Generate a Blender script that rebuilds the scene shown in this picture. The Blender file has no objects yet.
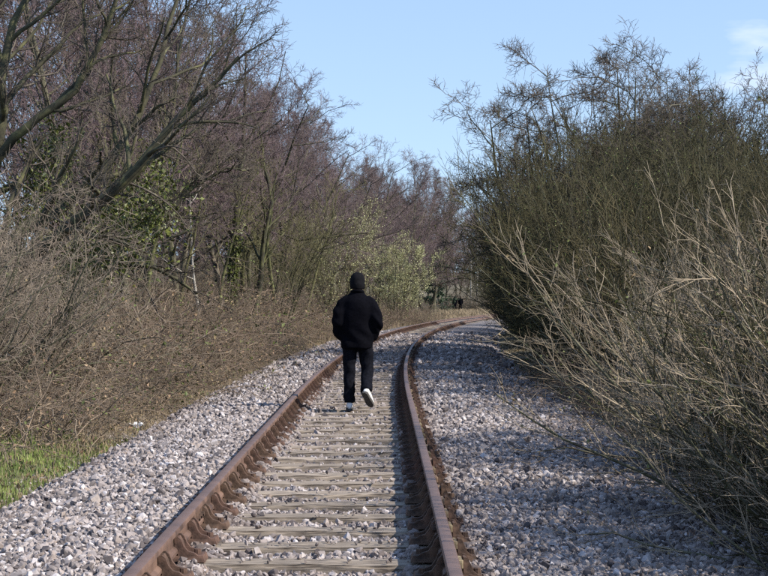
import bpy, bmesh, math, random
import numpy as np
from mathutils import Vector, Matrix

# ------------------------------------------------------------------ camera, sky, sun, exposure
scene = bpy.context.scene
COL = scene.collection
cam_data = bpy.data.cameras.new("camera")
cam = bpy.data.objects.new("camera", cam_data)
COL.objects.link(cam)
cam.location = (0.0, 0.0, 1.46)
cam_data.sensor_fit = 'HORIZONTAL'
cam_data.sensor_width = 36.0
cam_data.lens = 36.0 * 1700.0 / 768.0
cam_data.clip_start = 0.1
cam_data.clip_end = 5000
cam.rotation_euler = (math.radians(90.0) + math.atan(10.0 / 1700.0), 0.0, 0.0)
scene.camera = cam

SUN_EL, SUN_AZ = 39.0, 113.0            # degrees; azimuth clockwise from +Y (the view direction)
sun_dir = Vector((math.cos(math.radians(SUN_EL)) * math.sin(math.radians(SUN_AZ)),
                  math.cos(math.radians(SUN_EL)) * math.cos(math.radians(SUN_AZ)),
                  math.sin(math.radians(SUN_EL))))
world = bpy.data.worlds.new("World")
scene.world = world
world.use_nodes = True
wn, wl = world.node_tree.nodes, world.node_tree.links
wn.clear()
w_out = wn.new("ShaderNodeOutputWorld")
w_bg = wn.new("ShaderNodeBackground")
w_bg.inputs["Strength"].default_value = 0.15
w_sky = wn.new("ShaderNodeTexSky")
w_sky.sky_type = 'NISHITA'
w_sky.sun_disc = False
w_sky.sun_elevation = math.radians(SUN_EL)
w_sky.sun_rotation = math.radians(SUN_AZ)
w_sky.air_density = 1.8
w_sky.dust_density = 0.0
w_sky.ozone_density = 4.5
w_tc = wn.new("ShaderNodeTexCoord")
w_map = wn.new("ShaderNodeMapping")
w_map.inputs["Scale"].default_value = (1.0, 1.0, 3.2)
w_map.inputs["Location"].default_value = (-3.87, -3.69, 0.973)
w_no = wn.new("ShaderNodeTexNoise")
w_no.inputs["Scale"].default_value = 5.0
w_no.inputs["Detail"].default_value = 6.0
w_no.inputs["Roughness"].default_value = 0.55
w_cr = wn.new("ShaderNodeValToRGB")
w_cr.color_ramp.elements[0].position = 0.61
w_cr.color_ramp.elements[1].position = 0.80
w_cr.color_ramp.elements[1].color = (0.5, 0.5, 0.5, 1)
w_mx = wn.new("ShaderNodeMix")
w_mx.data_type = 'RGBA'
w_mx.inputs["B"].default_value = (7.4, 7.0, 6.9, 1)
w_add = wn.new("ShaderNodeVectorMath"); w_add.operation = 'ADD'; w_add.inputs[1].default_value = (0, 0, 0.2)
w_nrm = wn.new("ShaderNodeVectorMath"); w_nrm.operation = 'NORMALIZE'
wl.new(w_tc.outputs["Generated"], w_add.inputs[0])
wl.new(w_add.outputs[0], w_nrm.inputs[0])
wl.new(w_nrm.outputs[0], w_sky.inputs["Vector"])
wl.new(w_tc.outputs["Generated"], w_map.inputs["Vector"])
wl.new(w_map.outputs["Vector"], w_no.inputs["Vector"])
wl.new(w_no.outputs["Fac"], w_cr.inputs["Fac"])
wl.new(w_cr.outputs["Color"], w_mx.inputs["Factor"])
w_tint = wn.new("ShaderNodeMix"); w_tint.data_type = 'RGBA'; w_tint.blend_type = 'MULTIPLY'; w_tint.inputs["Factor"].default_value = 1.0
w_tint.inputs["B"].default_value = (1.06, 0.955, 1.0, 1)
wl.new(w_sky.outputs["Color"], w_tint.inputs["A"])
wl.new(w_tint.outputs["Result"], w_mx.inputs["A"])
wl.new(w_mx.outputs["Result"], w_bg.inputs["Color"])
wl.new(w_bg.outputs["Background"], w_out.inputs["Surface"])

sun_data = bpy.data.lights.new("sun", 'SUN')
sun_data.energy = 5.0
sun_data.angle = math.radians(0.5)
sun_data.color = (1.0, 0.93, 0.83)
sun = bpy.data.objects.new("sun", sun_data)
COL.objects.link(sun)
sun.rotation_euler = (-sun_dir).to_track_quat('-Z', 'Y').to_euler()
sun.location = sun_dir * 60

scene.view_settings.view_transform = 'Standard'
scene.view_settings.look = 'None'
scene.view_settings.gamma = 1.0
scene.view_settings.use_curve_mapping = False
scene.view_settings.exposure = 0.62
scene.cycles.use_denoising = False
scene.cycles.max_bounces = 4
scene.cycles.diffuse_bounces = 2
scene.cycles.glossy_bounces = 1
scene.cycles.use_adaptive_sampling = True
scene.cycles.adaptive_threshold = 0.02

rng = np.random.default_rng(7)
UP = np.array([0.0, 0.0, 1.0])

# ------------------------------------------------------------------ helpers
def nrm(v):
    return v / np.maximum(np.linalg.norm(v, axis=-1, keepdims=True), 1e-9)

def mesh_np(name, verts, faces, smooth=True):
    """faces: int array (F,k) or a list of such arrays"""
    me = bpy.data.meshes.new(name)
    if not isinstance(faces, (list, tuple)):
        faces = [faces]
    faces = [f for f in faces if len(f)]
    verts = np.asarray(verts, dtype=np.float32)
    nl = sum(f.size for f in faces)
    nf = sum(len(f) for f in faces)
    me.vertices.add(len(verts))
    me.vertices.foreach_set("co", verts.ravel())
    me.loops.add(nl)
    me.polygons.add(nf)
    me.loops.foreach_set("vertex_index", np.concatenate([f.ravel() for f in faces]).astype(np.int32))
    tot = np.concatenate([np.full(len(f), f.shape[1]) for f in faces]).astype(np.int32)
    start = np.concatenate([[0], np.cumsum(tot)[:-1]]).astype(np.int32)
    me.polygons.foreach_set("loop_start", start)
    me.polygons.foreach_set("loop_total", tot)
    me.polygons.foreach_set("use_smooth", np.full(nf, smooth))
    me.update(calc_edges=True)
    return me

def obj(name, me, mats=None, parent=None):
    o = bpy.data.objects.new(name, me)
    COL.objects.link(o)
    if mats is not None and me is not None:
        for m in (mats if isinstance(mats, (list, tuple)) else [mats]):
            me.materials.append(m)
    if parent is not None:
        o.parent = parent
    return o

def tag(o, label=None, cat=None, group=None, kind=None):
    if label: o["label"] = label
    if cat: o["category"] = cat
    if group: o["group"] = group
    if kind: o["kind"] = kind
    return o

def empty(name, loc=(0, 0, 0)):
    o = bpy.data.objects.new(name, None)
    o.empty_display_size = 0.2
    COL.objects.link(o)
    o.location = loc
    return o

def copy_tree(src):
    c = src.copy()
    COL.objects.link(c)
    for ch in src.children:
        k = ch.copy(); COL.objects.link(k); k.parent = c
        for g in ch.children:
            q = g.copy(); COL.objects.link(q); q.parent = k
    return c

class Geo:
    """collects vertices and quads/tris as numpy"""
    def __init__(s): s.v, s.f, s.n = [], {}, 0
    def add(s, v, f):
        s.v.append(np.asarray(v, dtype=np.float64).reshape(-1, 3))
        f = np.asarray(f)
        s.f.setdefault(f.shape[1], []).append(f + s.n)
        s.n += len(s.v[-1])
        return s
    def mesh(s, name, smooth=True):
        return mesh_np(name, np.concatenate(s.v), [np.concatenate(x) for x in s.f.values()], smooth)

def tubes(P, R, k):
    """P (B,N,3) polylines, R (B,N) radii -> verts, quads (open tubes that taper)"""
    B, N, _ = P.shape
    T = np.empty_like(P)
    T[:, 1:-1] = P[:, 2:] - P[:, :-2]
    T[:, 0] = P[:, 1] - P[:, 0]
    T[:, -1] = P[:, -1] - P[:, -2]
    T = nrm(T)
    ref = np.where(np.abs(T[:, :1, 2:3]) > 0.8, np.array([1.0, 0.13, 0.0]), np.array([0.08, 0.05, 1.0]))
    ref = np.broadcast_to(ref, T.shape)
    U = nrm(np.cross(T, ref)); V = np.cross(T, U)
    a = np.arange(k) * 2 * math.pi / k
    ring = (U[:, :, None, :] * np.cos(a)[None, None, :, None] + V[:, :, None, :] * np.sin(a)[None, None, :, None])
    verts = P[:, :, None, :] + ring * R[:, :, None, None]
    idx = np.arange(B * N * k).reshape(B, N, k)
    q = np.stack([idx[:, :-1, :], np.roll(idx, -1, axis=2)[:, :-1, :],
                  np.roll(idx, -1, axis=2)[:, 1:, :], idx[:, 1:, :]], axis=-1)
    return verts.reshape(-1, 3), q.reshape(-1, 4)

def grow(r, start, d, length, N, wig, trop, upv=UP):
    B = len(start)
    P = np.empty((B, N, 3)); P[:, 0] = start
    d = nrm(d.copy()); step = (length / (N - 1))[:, None]
    for i in range(1, N):
        d = nrm(d + r.normal(0, wig, (B, 3)) + upv * trop)
        P[:, i] = P[:, i - 1] + d * step
    return P

def spawn(r, P, R, n, t0, t1, ang, ang_sd, lratio, lpow=0.5, rr=0.6):
    """n children on every parent; returns start, dir, length, radius"""
    B, N, _ = P.shape
    plen = np.linalg.norm(P[:, 1:] - P[:, :-1], axis=-1).sum(1)
    t = t0 + (t1 - t0) * (np.arange(n)[None, :] + r.random((B, n))) / n
    x = t * (N - 1); i = np.minimum(x.astype(int), N - 2); f = (x - i)[..., None]
    bi = np.arange(B)[:, None]
    s = P[bi, i] * (1 - f) + P[bi, i + 1] * f
    T = nrm(P[bi, i + 1] - P[bi, i])
    rad = R[bi, i] * (1 - f[..., 0]) + R[bi, i + 1] * f[..., 0]
    ref = np.where(np.abs(T[..., 2:3]) > 0.85, np.array([1.0, 0.0, 0.0]), UP)
    U = nrm(np.cross(T, ref)); V = np.cross(T, U)
    az = r.random((B, 1)) * 6.28 + np.arange(n)[None, :] * 2.4 + r.normal(0, 0.5, (B, n))
    an = r.normal(ang, ang_sd, (B, n))[..., None]
    d = T * np.cos(an) + (U * np.cos(az)[..., None] + V * np.sin(az)[..., None]) * np.sin(an)
    L = plen[:, None] * lratio * (1 - 0.75 * (t - t0) / max(1e-6, (1.05 - t0))) ** lpow * r.uniform(0.55, 1.25, (B, n))
    return s.reshape(-1, 3), d.reshape(-1, 3), L.ravel(), (rad * rr).ravel()

def taper(r0, N, end=0.35, power=1.0):
    return r0[:, None] * (1 - (1 - end) * np.linspace(0, 1, N)[None, :] ** power)

def leaves(r, C, size, sd=0.3, nrmal=None, flat=0.0):
    """pointed leaf quads around centres C"""
    n = len(C)
    a = nrm(r.normal(0, 1, (n, 3)) + np.array([0, 0, -flat]))
    b = nrm(np.cross(a, r.normal(0, 1, (n, 3)) + UP * flat * 2))
    s = (size * np.clip(r.normal(1, sd, n), 0.4, 1.9))[:, None]
    nn = np.cross(a, b)
    v = np.stack([C, C + a * s * 0.5 + b * s * 0.34 + nn * s * 0.1, C + a * s, C + a * s * 0.5 - b * s * 0.34 + nn * s * 0.1], axis=1)
    return v.reshape(-1, 3), np.arange(n * 4).reshape(n, 4)

def vnoise(x, y, s=1.0, seed=0):
    """cheap smooth noise from sines, about -1..1"""
    x = np.asarray(x) / s; y = np.asarray(y) / s
    return (np.sin(x * 1.7 + y * 0.6 + seed) + np.sin(x * -0.9 + y * 1.9 + seed * 2.1) + np.sin(x * 2.9 - y * 2.3 + seed * 0.7) * 0.6
            + np.sin(x * 5.1 + y * 4.3 + seed * 1.3) * 0.3) / 2.9

# ------------------------------------------------------------------ materials
def material(name, c1, c2, scale=8.0, rough=0.85, bump=0.0, c3=None, rand=0.0, detail=5.0, stretch=None, spec=0.25, coord="Object", hue=1.0):
    m = bpy.data.materials.new(name)
    m.use_nodes = True
    n, l = m.node_tree.nodes, m.node_tree.links
    b = n["Principled BSDF"]
    b.inputs["Roughness"].default_value = rough
    b.inputs["Specular IOR Level"].default_value = spec
    tc = n.new("ShaderNodeTexCoord")
    src = tc.outputs[coord]
    if stretch:
        mp = n.new("ShaderNodeMapping"); mp.inputs["Scale"].default_value = stretch
        l.new(src, mp.inputs["Vector"]); src = mp.outputs["Vector"]
    no = n.new("ShaderNodeTexNoise")
    no.inputs["Scale"].default_value = scale; no.inputs["Detail"].default_value = detail
    l.new(src, no.inputs["Vector"])
    cr = n.new("ShaderNodeValToRGB")
    e = cr.color_ramp.elements
    e[0].position = 0.32; e[0].color = (*c1, 1)
    e[1].position = 0.68; e[1].color = (*c2, 1)
    if c3:
        x = e.new(0.5); x.color = (*c3, 1)
    l.new(no.outputs["Fac"], cr.inputs["Fac"])
    col = cr.outputs["Color"]
    if rand:
        oi = n.new("ShaderNodeObjectInfo")
        hv = n.new("ShaderNodeHueSaturation")
        mr = n.new("ShaderNodeMapRange")
        mr.inputs["To Min"].default_value = 1 - rand; mr.inputs["To Max"].default_value = 1 + rand
        l.new(oi.outputs["Random"], mr.inputs["Value"])
        l.new(mr.outputs["Result"], hv.inputs["Value"])
        wn_ = n.new("ShaderNodeTexWhiteNoise"); wn_.noise_dimensions = '1D'
        l.new(oi.outputs["Random"], wn_.inputs["W"])
        mh = n.new("ShaderNodeMapRange"); mh.inputs["To Min"].default_value = 0.5 - rand * 0.07 * hue; mh.inputs["To Max"].default_value = 0.5 + rand * 0.10 * hue
        l.new(wn_.outputs["Value"], mh.inputs["Value"]); l.new(mh.outputs["Result"], hv.inputs["Hue"])
        l.new(col, hv.inputs["Color"]); col = hv.outputs["Color"]
    l.new(col, b.inputs["Base Color"])
    if bump:
        bp = n.new("ShaderNodeBump"); bp.inputs["Strength"].default_value = bump; bp.inputs["Distance"].default_value = 0.02
        l.new(no.outputs["Fac"], bp.inputs["Height"]); l.new(bp.outputs["Normal"], b.inputs["Normal"])
    return m

M = {}
M["bark"] = material("bark", (0.05, 0.043, 0.032), (0.15, 0.13, 0.095), 6, bump=0.6, c3=(0.09, 0.085, 0.05), rand=0.2)
M["mossy_bark"] = material("mossy_bark", (0.028, 0.026, 0.018), (0.105, 0.098, 0.045), 4, bump=0.6, c3=(0.055, 0.05, 0.03), rand=0.15)
M["green_bark"] = material("green_bark", (0.045, 0.043, 0.02), (0.16, 0.155, 0.06), 5, bump=0.5, c3=(0.09, 0.088, 0.038), rand=0.15)
M["pale_bark"] = material("pale_bark", (0.16, 0.14, 0.12), (0.42, 0.39, 0.34), 5, bump=0.5, rand=0.15)
M["purple_twig"] = material("purple_twig", (0.085, 0.060, 0.060), (0.185, 0.135, 0.127), 1.3, rand=0.22)
M["grey_twig"] = material("grey_twig", (0.10, 0.077, 0.057), (0.28, 0.222, 0.168), 2.0, rand=0.18, hue=0.3)
M["olive_twig"] = material("olive_twig", (0.085, 0.075, 0.035), (0.18, 0.155, 0.075), 1.6, rand=0.18)
M["hawthorn_twig"] = material("hawthorn_twig", (0.055, 0.044, 0.034), (0.14, 0.113, 0.088), 2.2, rand=0.1)
M["straw_twig"] = material("straw_twig", (0.12, 0.092, 0.062), (0.40, 0.325, 0.23), 1.3, rand=0.2, hue=0.25)
M["pale_shoot"] = material("pale_shoot", (0.16, 0.135, 0.10), (0.38, 0.325, 0.25), 2.0, rand=0.1)
M["broom_twig"] = material("broom_twig", (0.024, 0.021, 0.010), (0.095, 0.079, 0.038), 1.2, c3=(0.05, 0.044, 0.02), rand=0.2)
M["bramble_cane"] = material("bramble_cane", (0.085, 0.058, 0.04), (0.29, 0.215, 0.15), 1.3, rand=0.25, hue=0.3)
M["bramble"] = material("bramble", (0.06, 0.042, 0.031), (0.25, 0.193, 0.14), .9, rand=0.3, hue=0.5)
M["dead_leaf"] = material("dead_leaf", (0.12, 0.075, 0.042), (0.30, 0.22, 0.13), 5, rand=0.2)
M["ivy_leaf"] = material("ivy_leaf", (0.03, 0.045, 0.01), (0.15, 0.16, 0.03), 5, rough=0.45, spec=0.4)
M["green_leaf"] = material("green_leaf", (0.05, 0.07, 0.02), (0.14, 0.16, 0.045), 5, rough=0.6)
M["catkin"] = material("catkin", (0.30, 0.30, 0.14), (0.50, 0.49, 0.27), 3, rough=0.8)
M["evergreen"] = material("evergreen", (0.02, 0.036, 0.02), (0.055, 0.08, 0.04), 3, rough=0.7)
M["green_grass"] = material("green_grass", (0.075, 0.115, 0.025), (0.22, 0.265, 0.07), 2.5, rough=0.7)
M["dry_grass"] = material("dry_grass", (0.14, 0.10, 0.06), (0.34, 0.265, 0.165), 3, rough=0.8)
M["soil"] = material("soil", (0.06, 0.048, 0.032), (0.17, 0.14, 0.09), 1.4, bump=0.8, c3=(0.10, 0.085, 0.05), rough=0.95, detail=10)
M["wood"] = material("wood", (0.085, 0.067, 0.053), (0.38, 0.316, 0.248), 3.0, bump=0.5, c3=(0.265, 0.218, 0.17), rand=0.22, hue=0.0, detail=9, stretch=(1.6, 14, 14), rough=0.9)
M["rust"] = material("rust", (0.12, 0.065, 0.045), (0.235, 0.135, 0.095), 9, bump=0.15, c3=(0.17, 0.095, 0.066), rough=0.62, detail=8, spec=0.4)
M["dark_rust"] = material("dark_rust", (0.04, 0.026, 0.02), (0.14, 0.082, 0.058), 22, bump=0.35, rough=0.85, detail=6, rand=0.1)
M["key_wood"] = material("key_wood", (0.11, 0.075, 0.05), (0.24, 0.18, 0.12), 20, bump=0.3, rand=0.25)

def rail_material():
    m = material("rail_rust", (0.05, 0.029, 0.021), (0.165, 0.098, 0.068), 5, bump=0.15, c3=(0.12, 0.07, 0.05), rough=0.6, detail=11, spec=0.45)
    n, l = m.node_tree.nodes, m.node_tree.links
    # the worn running surface on top is smoother and paler: a property of the metal's upper face
    g = n.new("ShaderNodeNewGeometry"); sp = n.new("ShaderNodeSeparateXYZ")
    l.new(g.outputs["Normal"], sp.inputs["Vector"])
    mr = n.new("ShaderNodeMapRange"); mr.inputs["From Min"].default_value = 0.8; mr.inputs["From Max"].default_value = 0.97
    l.new(sp.outputs["Z"], mr.inputs["Value"])
    mx = n.new("ShaderNodeMix"); mx.data_type = 'RGBA'
    b = n["Principled BSDF"]
    src = b.inputs["Base Color"].links[0].from_socket
    l.new(mr.outputs["Result"], mx.inputs["Factor"])
    l.new(src, mx.inputs["A"])
    mul = n.new("ShaderNodeMix"); mul.data_type = 'RGBA'; mul.blend_type = 'MIX'; mul.inputs["Factor"].default_value = 0.6
    mul.inputs["B"].default_value = (0.13, 0.083, 0.064, 1)
    l.new(src, mul.inputs["A"])
    l.new(mul.outputs["Result"], mx.inputs["B"])
    l.new(mx.outputs["Result"], b.inputs["Base Color"])
    mr2 = n.new("ShaderNodeMapRange"); mr2.inputs["To Min"].default_value = 0.75; mr2.inputs["To Max"].default_value = 0.55
    l.new(mr.outputs["Result"], mr2.inputs["Value"]); l.new(mr2.outputs["Result"], b.inputs["Roughness"])
    return m
M["rail"] = rail_material()

def stone_material():
    m = bpy.data.materials.new("crushed_stone"); m.use_nodes = True
    n, l = m.node_tree.nodes, m.node_tree.links
    b = n["Principled BSDF"]; b.inputs["Roughness"].default_value = 0.85; b.inputs["Specular IOR Level"].default_value = 0.3
    oi = n.new("ShaderNodeObjectInfo")
    cr = n.new("ShaderNodeValToRGB"); e = cr.color_ramp.elements
    e[0].position = 0.0; e[0].color = (0.075, 0.064, 0.064, 1)
    e[1].position = 1.0; e[1].color = (0.54, 0.495, 0.485, 1)
    for p, c in ((0.18, (0.155, 0.132, 0.124)), (0.38, (0.25, 0.217, 0.203)), (0.55, (0.305, 0.261, 0.242)), (0.75, (0.345, 0.302, 0.284)), (0.82, (0.27, 0.213, 0.175)), (0.88, (0.41, 0.366, 0.345))):
        x = e.new(p); x.color = (*c, 1)
    l.new(oi.outputs["Random"], cr.inputs["Fac"])
    tc = n.new("ShaderNodeTexCoord"); no = n.new("ShaderNodeTexNoise"); no.inputs["Scale"].default_value = 1.6; no.inputs["Detail"].default_value = 8
    l.new(tc.outputs["Object"], no.inputs["Vector"])
    mp = n.new("ShaderNodeMapRange"); mp.inputs["To Min"].default_value = 0.55; mp.inputs["To Max"].default_value = 1.35
    l.new(no.outputs["Fac"], mp.inputs["Value"])
    mx = n.new("ShaderNodeMix"); mx.data_type = 'RGBA'; mx.blend_type = 'MULTIPLY'; mx.inputs["Factor"].default_value = 1.0
    l.new(cr.outputs["Color"], mx.inputs["A"]); l.new(mp.outputs["Result"], mx.inputs["B"])
    at = n.new("ShaderNodeAttribute"); at.attribute_type = 'INSTANCER'; at.attribute_name = "stain"
    st = n.new("ShaderNodeMix"); st.data_type = 'RGBA'; st.inputs["B"].default_value = (0.085, 0.052, 0.036, 1)
    l.new(at.outputs["Fac"], st.inputs["Factor"]); l.new(mx.outputs["Result"], st.inputs["A"])
    l.new(st.outputs["Result"], b.inputs["Base Color"])
    return m
M["stone"] = stone_material()

def bed_material():
    m = bpy.data.materials.new("ballast_bed"); m.use_nodes = True
    n, l = m.node_tree.nodes, m.node_tree.links
    b = n["Principled BSDF"]; b.inputs["Roughness"].default_value = 0.95
    tc = n.new("ShaderNodeTexCoord"); vo = n.new("ShaderNodeTexVoronoi"); vo.inputs["Scale"].default_value = 19
    l.new(tc.outputs["Object"], vo.inputs["Vector"])
    cr = n.new("ShaderNodeValToRGB"); e = cr.color_ramp.elements
    e[0].color = (0.035, 0.03, 0.03, 1); e[1].color = (0.26, 0.23, 0.225, 1)
    sp = n.new("ShaderNodeSeparateColor"); l.new(vo.outputs["Color"], sp.inputs["Color"])
    l.new(sp.outputs["Red"], cr.inputs["Fac"])
    l.new(cr.outputs["Color"], b.inputs["Base Color"])
    bp = n.new("ShaderNodeBump"); bp.inputs["Strength"].default_value = 1.0; bp.inputs["Distance"].default_value = 0.03; bp.invert = True
    l.new(vo.outputs["Distance"], bp.inputs["Height"]); l.new(bp.outputs["Normal"], b.inputs["Normal"])
    return m
M["bed"] = bed_material()

# ------------------------------------------------------------------ the line of the track and the lie of the land
def cx(y):
    y = np.asarray(y, dtype=float)
    return -0.42 + np.maximum(0.0, y - 22.0) ** 2 / 1300.0

def ground_z(d, y):
    d = np.asarray(d, dtype=float); y = np.asarray(y, dtype=float)
    base = np.interp(d, [-60, -25, -12, -7, -4.2, -2.9, -2.4, -1.5, 1.5, 2.9, 3.5, 5, 9, 25, 60],
                     [2.4, 1.7, 0.85, 0.35, -0.02, -0.16, -0.24, -0.55, -0.55, -0.3, -0.2, -0.05, 0.25, 0.9, 1.5])
    k = np.clip(1 - (y - 70) / 50.0, 0, 1)
    base = np.where(base > -0.1, -0.1 + (base + 0.1) * np.where(d < 0, k, 1), base)
    amp = np.clip((np.abs(d) - 2.6) / 3, 0, 1)
    base = base + 9.0 * np.clip((y - 235) / 160, 0, 1) ** 1.3 + np.interp(d, [-300, -60, -25], [12, 3.5, 0])
    return base + 0.09 * amp * vnoise(d, y, 1.3, 2.0) + 0.02 * amp * vnoise(d, y, 0.3, 5.0)

def bed_z(d):
    return np.interp(d, [-3.3, -2.6, -2.2, -1.6, -0.95, -0.75, -0.62, -0.5, 0, 0.5, 0.60, 0.72, 0.95, 1.6, 2.6, 3.3, 3.8],
                     [-0.50, -0.24, -0.07, 0.0, 0.005, -0.015, -0.005, -0.062, -0.072, -0.068, -0.035, -0.06, -0.01, 0.0, -0.05, -0.16, -0.5])

def place(d, y):
    return float(cx(y) + d), float(y), float(ground_z(d, y))

def sheet(name, ds, ys, zf, mat, kind="structure"):
    D, Y = np.meshgrid(ds, ys)
    X = cx(np.minimum(Y, 260)) + D
    Z = zf(D, Y)
    v = np.stack([X, Y, Z], -1).reshape(-1, 3)
    i = np.arange(len(ds) * len(ys)).reshape(len(ys), len(ds))
    q = np.stack([i[:-1, :-1], i[:-1, 1:], i[1:, 1:], i[1:, :-1]], -1).reshape(-1, 4)
    o = obj(name, mesh_np(name, v, q), mat)
    o["kind"] = kind
    return o

ds = np.concatenate([[-1600, -700, -300, -120, -60, -40], np.arange(-28, -9, 1.0), np.arange(-9, 9, 0.22), np.arange(9, 28, 1.0), [40, 60, 120, 300, 700, 1600]])
ys = np.concatenate([[-60, -30, -15], np.arange(-6, 60, 0.35), np.arange(60, 130, 1.5), np.arange(130, 300, 8), [350, 500, 900, 2000, 3500]])
sheet("ground", ds, ys, ground_z, M["soil"])
sheet("ballast_bed", np.array([-3.3, -2.9, -2.6, -2.2, -1.9, -1.6, -1.3, -0.95, -0.75, -0.62, -0.5, -0.25, 0, 0.25, 0.5, 0.60, 0.72, 0.95, 1.3, 1.6, 2.1, 2.6, 3.3, 3.8]),
      np.concatenate([np.arange(-6, 60, 0.5), np.arange(60, 190, 2.0)]), lambda d, y: bed_z(d) + 0.012 * vnoise(d, y, 0.5, 1.0), M["bed"])

# ------------------------------------------------------------------ railway track: rails, sleepers, chairs, keys
HG = 0.7525
RAIL_BASE = 0.042
track = empty("railway_track", (float(cx(8)), 8, 0))
tag(track, "single rusty railway track on timber sleepers curving away through crushed stone", "railway track")

def local(parent, x, y, z):
    return (x - parent.location.x, y - parent.location.y, z - parent.location.z)

prof = []   # bullhead section, half widths from the bottom up (metres)
half = [(0.024, 0.0), (0.034, 0.008), (0.034, 0.026), (0.026, 0.036), (0.0105, 0.046), (0.0095, 0.075), (0.0105, 0.098), (0.028, 0.107), (0.035, 0.114), (0.035, 0.134), (0.031, 0.142), (0.02, 0.1455)]
prof = [(x, z) for x, z in half] + [(-x, z) for x, z in reversed(half)]
def rail(side):
    yy = np.concatenate([np.arange(-6, 60, 1.0), np.arange(60, 190, 2.0)])
    k = len(prof)
    v = np.array([[[cx(y) + side * HG + px, y, RAIL_BASE + pz] for px, pz in prof] for y in yy]).reshape(-1, 3)
    v = v - np.array(track.location)
    i = np.arange(len(yy) * k).reshape(len(yy), k)
    q = np.stack([i[:-1], np.roll(i, -1, 1)[:-1], np.roll(i, -1, 1)[1:], i[1:]], -1).reshape(-1, 4)
    me = mesh_np("rail", v, [q, i[:1, ::-1], i[-1:]], True)
    o = obj("rail", me, M["rail"], track)
    md = o.modifiers.new("edge", 'EDGE_SPLIT'); md.split_angle = math.radians(38)
    o["label"] = "rusty left rail with its inner face in the sun" if side < 0 else "rusty right rail with a worn pale top"
    return o
rails = [rail(-1), rail(1)]

def fishplate(side, y):
    for s in (-1, 1):
        g = Geo()
        w = 0.012; x0 = s * 0.011; x1 = s * 0.030
        pts = [(min(x0, x1), -0.23), (max(x0, x1), 0.23)]
        a, b_ = pts[0][0], pts[1][0]
        z0, z1 = RAIL_BASE + 0.036, RAIL_BASE + 0.108
        v = [(a, -.23, z0), (b_, -.23, z0), (b_, .23, z0), (a, .23, z0), (a, -.23, z1), (b_, -.23, z1), (b_, .23, z1), (a, .23, z1)]
        g.add(v, [(0, 3, 2, 1), (4, 5, 6, 7), (0, 1, 5, 4), (1, 2, 6, 5), (2, 3, 7, 6), (3, 0, 4, 7)])
        for q in (-0.17, -0.06, 0.06, 0.17):
            P = np.array([[[x1 - s * 0.004, q, (z0 + z1) / 2], [x1 + s * 0.022, q, (z0 + z1) / 2], [x1 + s * 0.0225, q, (z0 + z1) / 2]]])
            vv, ff = tubes(P, np.array([[0.017, 0.017, 0.001]]), 6)
            g.add(vv, ff)
        o = obj("fishplate", g.mesh("fishplate", False), M["dark_rust"], track)
        o.location = local(track, float(cx(y)) + side * HG, y, 0)
for yy in (10.05, 28.3, 46.5):
    fishplate(1, yy); fishplate(-1, yy + 0.4)

# one sleeper mesh, bevelled, slightly worn
def sleeper_mesh(seed):
    bm = bmesh.new()
    bmesh.ops.create_cube(bm, size=1.0)
    bmesh.ops.scale(bm, vec=(2.6, 0.25, 0.15), verts=bm.verts)
    bmesh.ops.translate(bm, vec=(0, 0, -0.075), verts=bm.verts)
    long_e = [e for e in bm.edges if abs(e.verts[0].co.x - e.verts[1].co.x) > 1]
    bmesh.ops.subdivide_edges(bm, edges=long_e, cuts=26)
    be = [e for e in bm.edges if abs(e.verts[0].co.x - e.verts[1].co.x) > 0.01 and e.verts[0].co.z > -0.01 and e.verts[1].co.z > -0.01 and abs(abs(e.verts[0].co.y) - 0.125) < 1e-4]
    bmesh.ops.bevel(bm, geom=be, offset=0.012, segments=2, affect='EDGES')
    r = random.Random(seed)
    for v in bm.verts:
        v.co.y += 0.009 * math.sin(v.co.x * 7 + seed * 2.3) * (1 if v.co.y > 0 else -1) + r.uniform(-.004, .004)
        if v.co.z > -0.03:
            v.co.z += -abs(r.gauss(0, 0.004)) - 0.007 * max(0, math.sin(v.co.x * 3.1 + seed * 1.7))
    me = bpy.data.meshes.new("sleeper"); bm.to_mesh(me); bm.free()
    me.materials.append(M["wood"])
    return me
sl_meshes = [sleeper_mesh(s) for s in range(7)]

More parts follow.
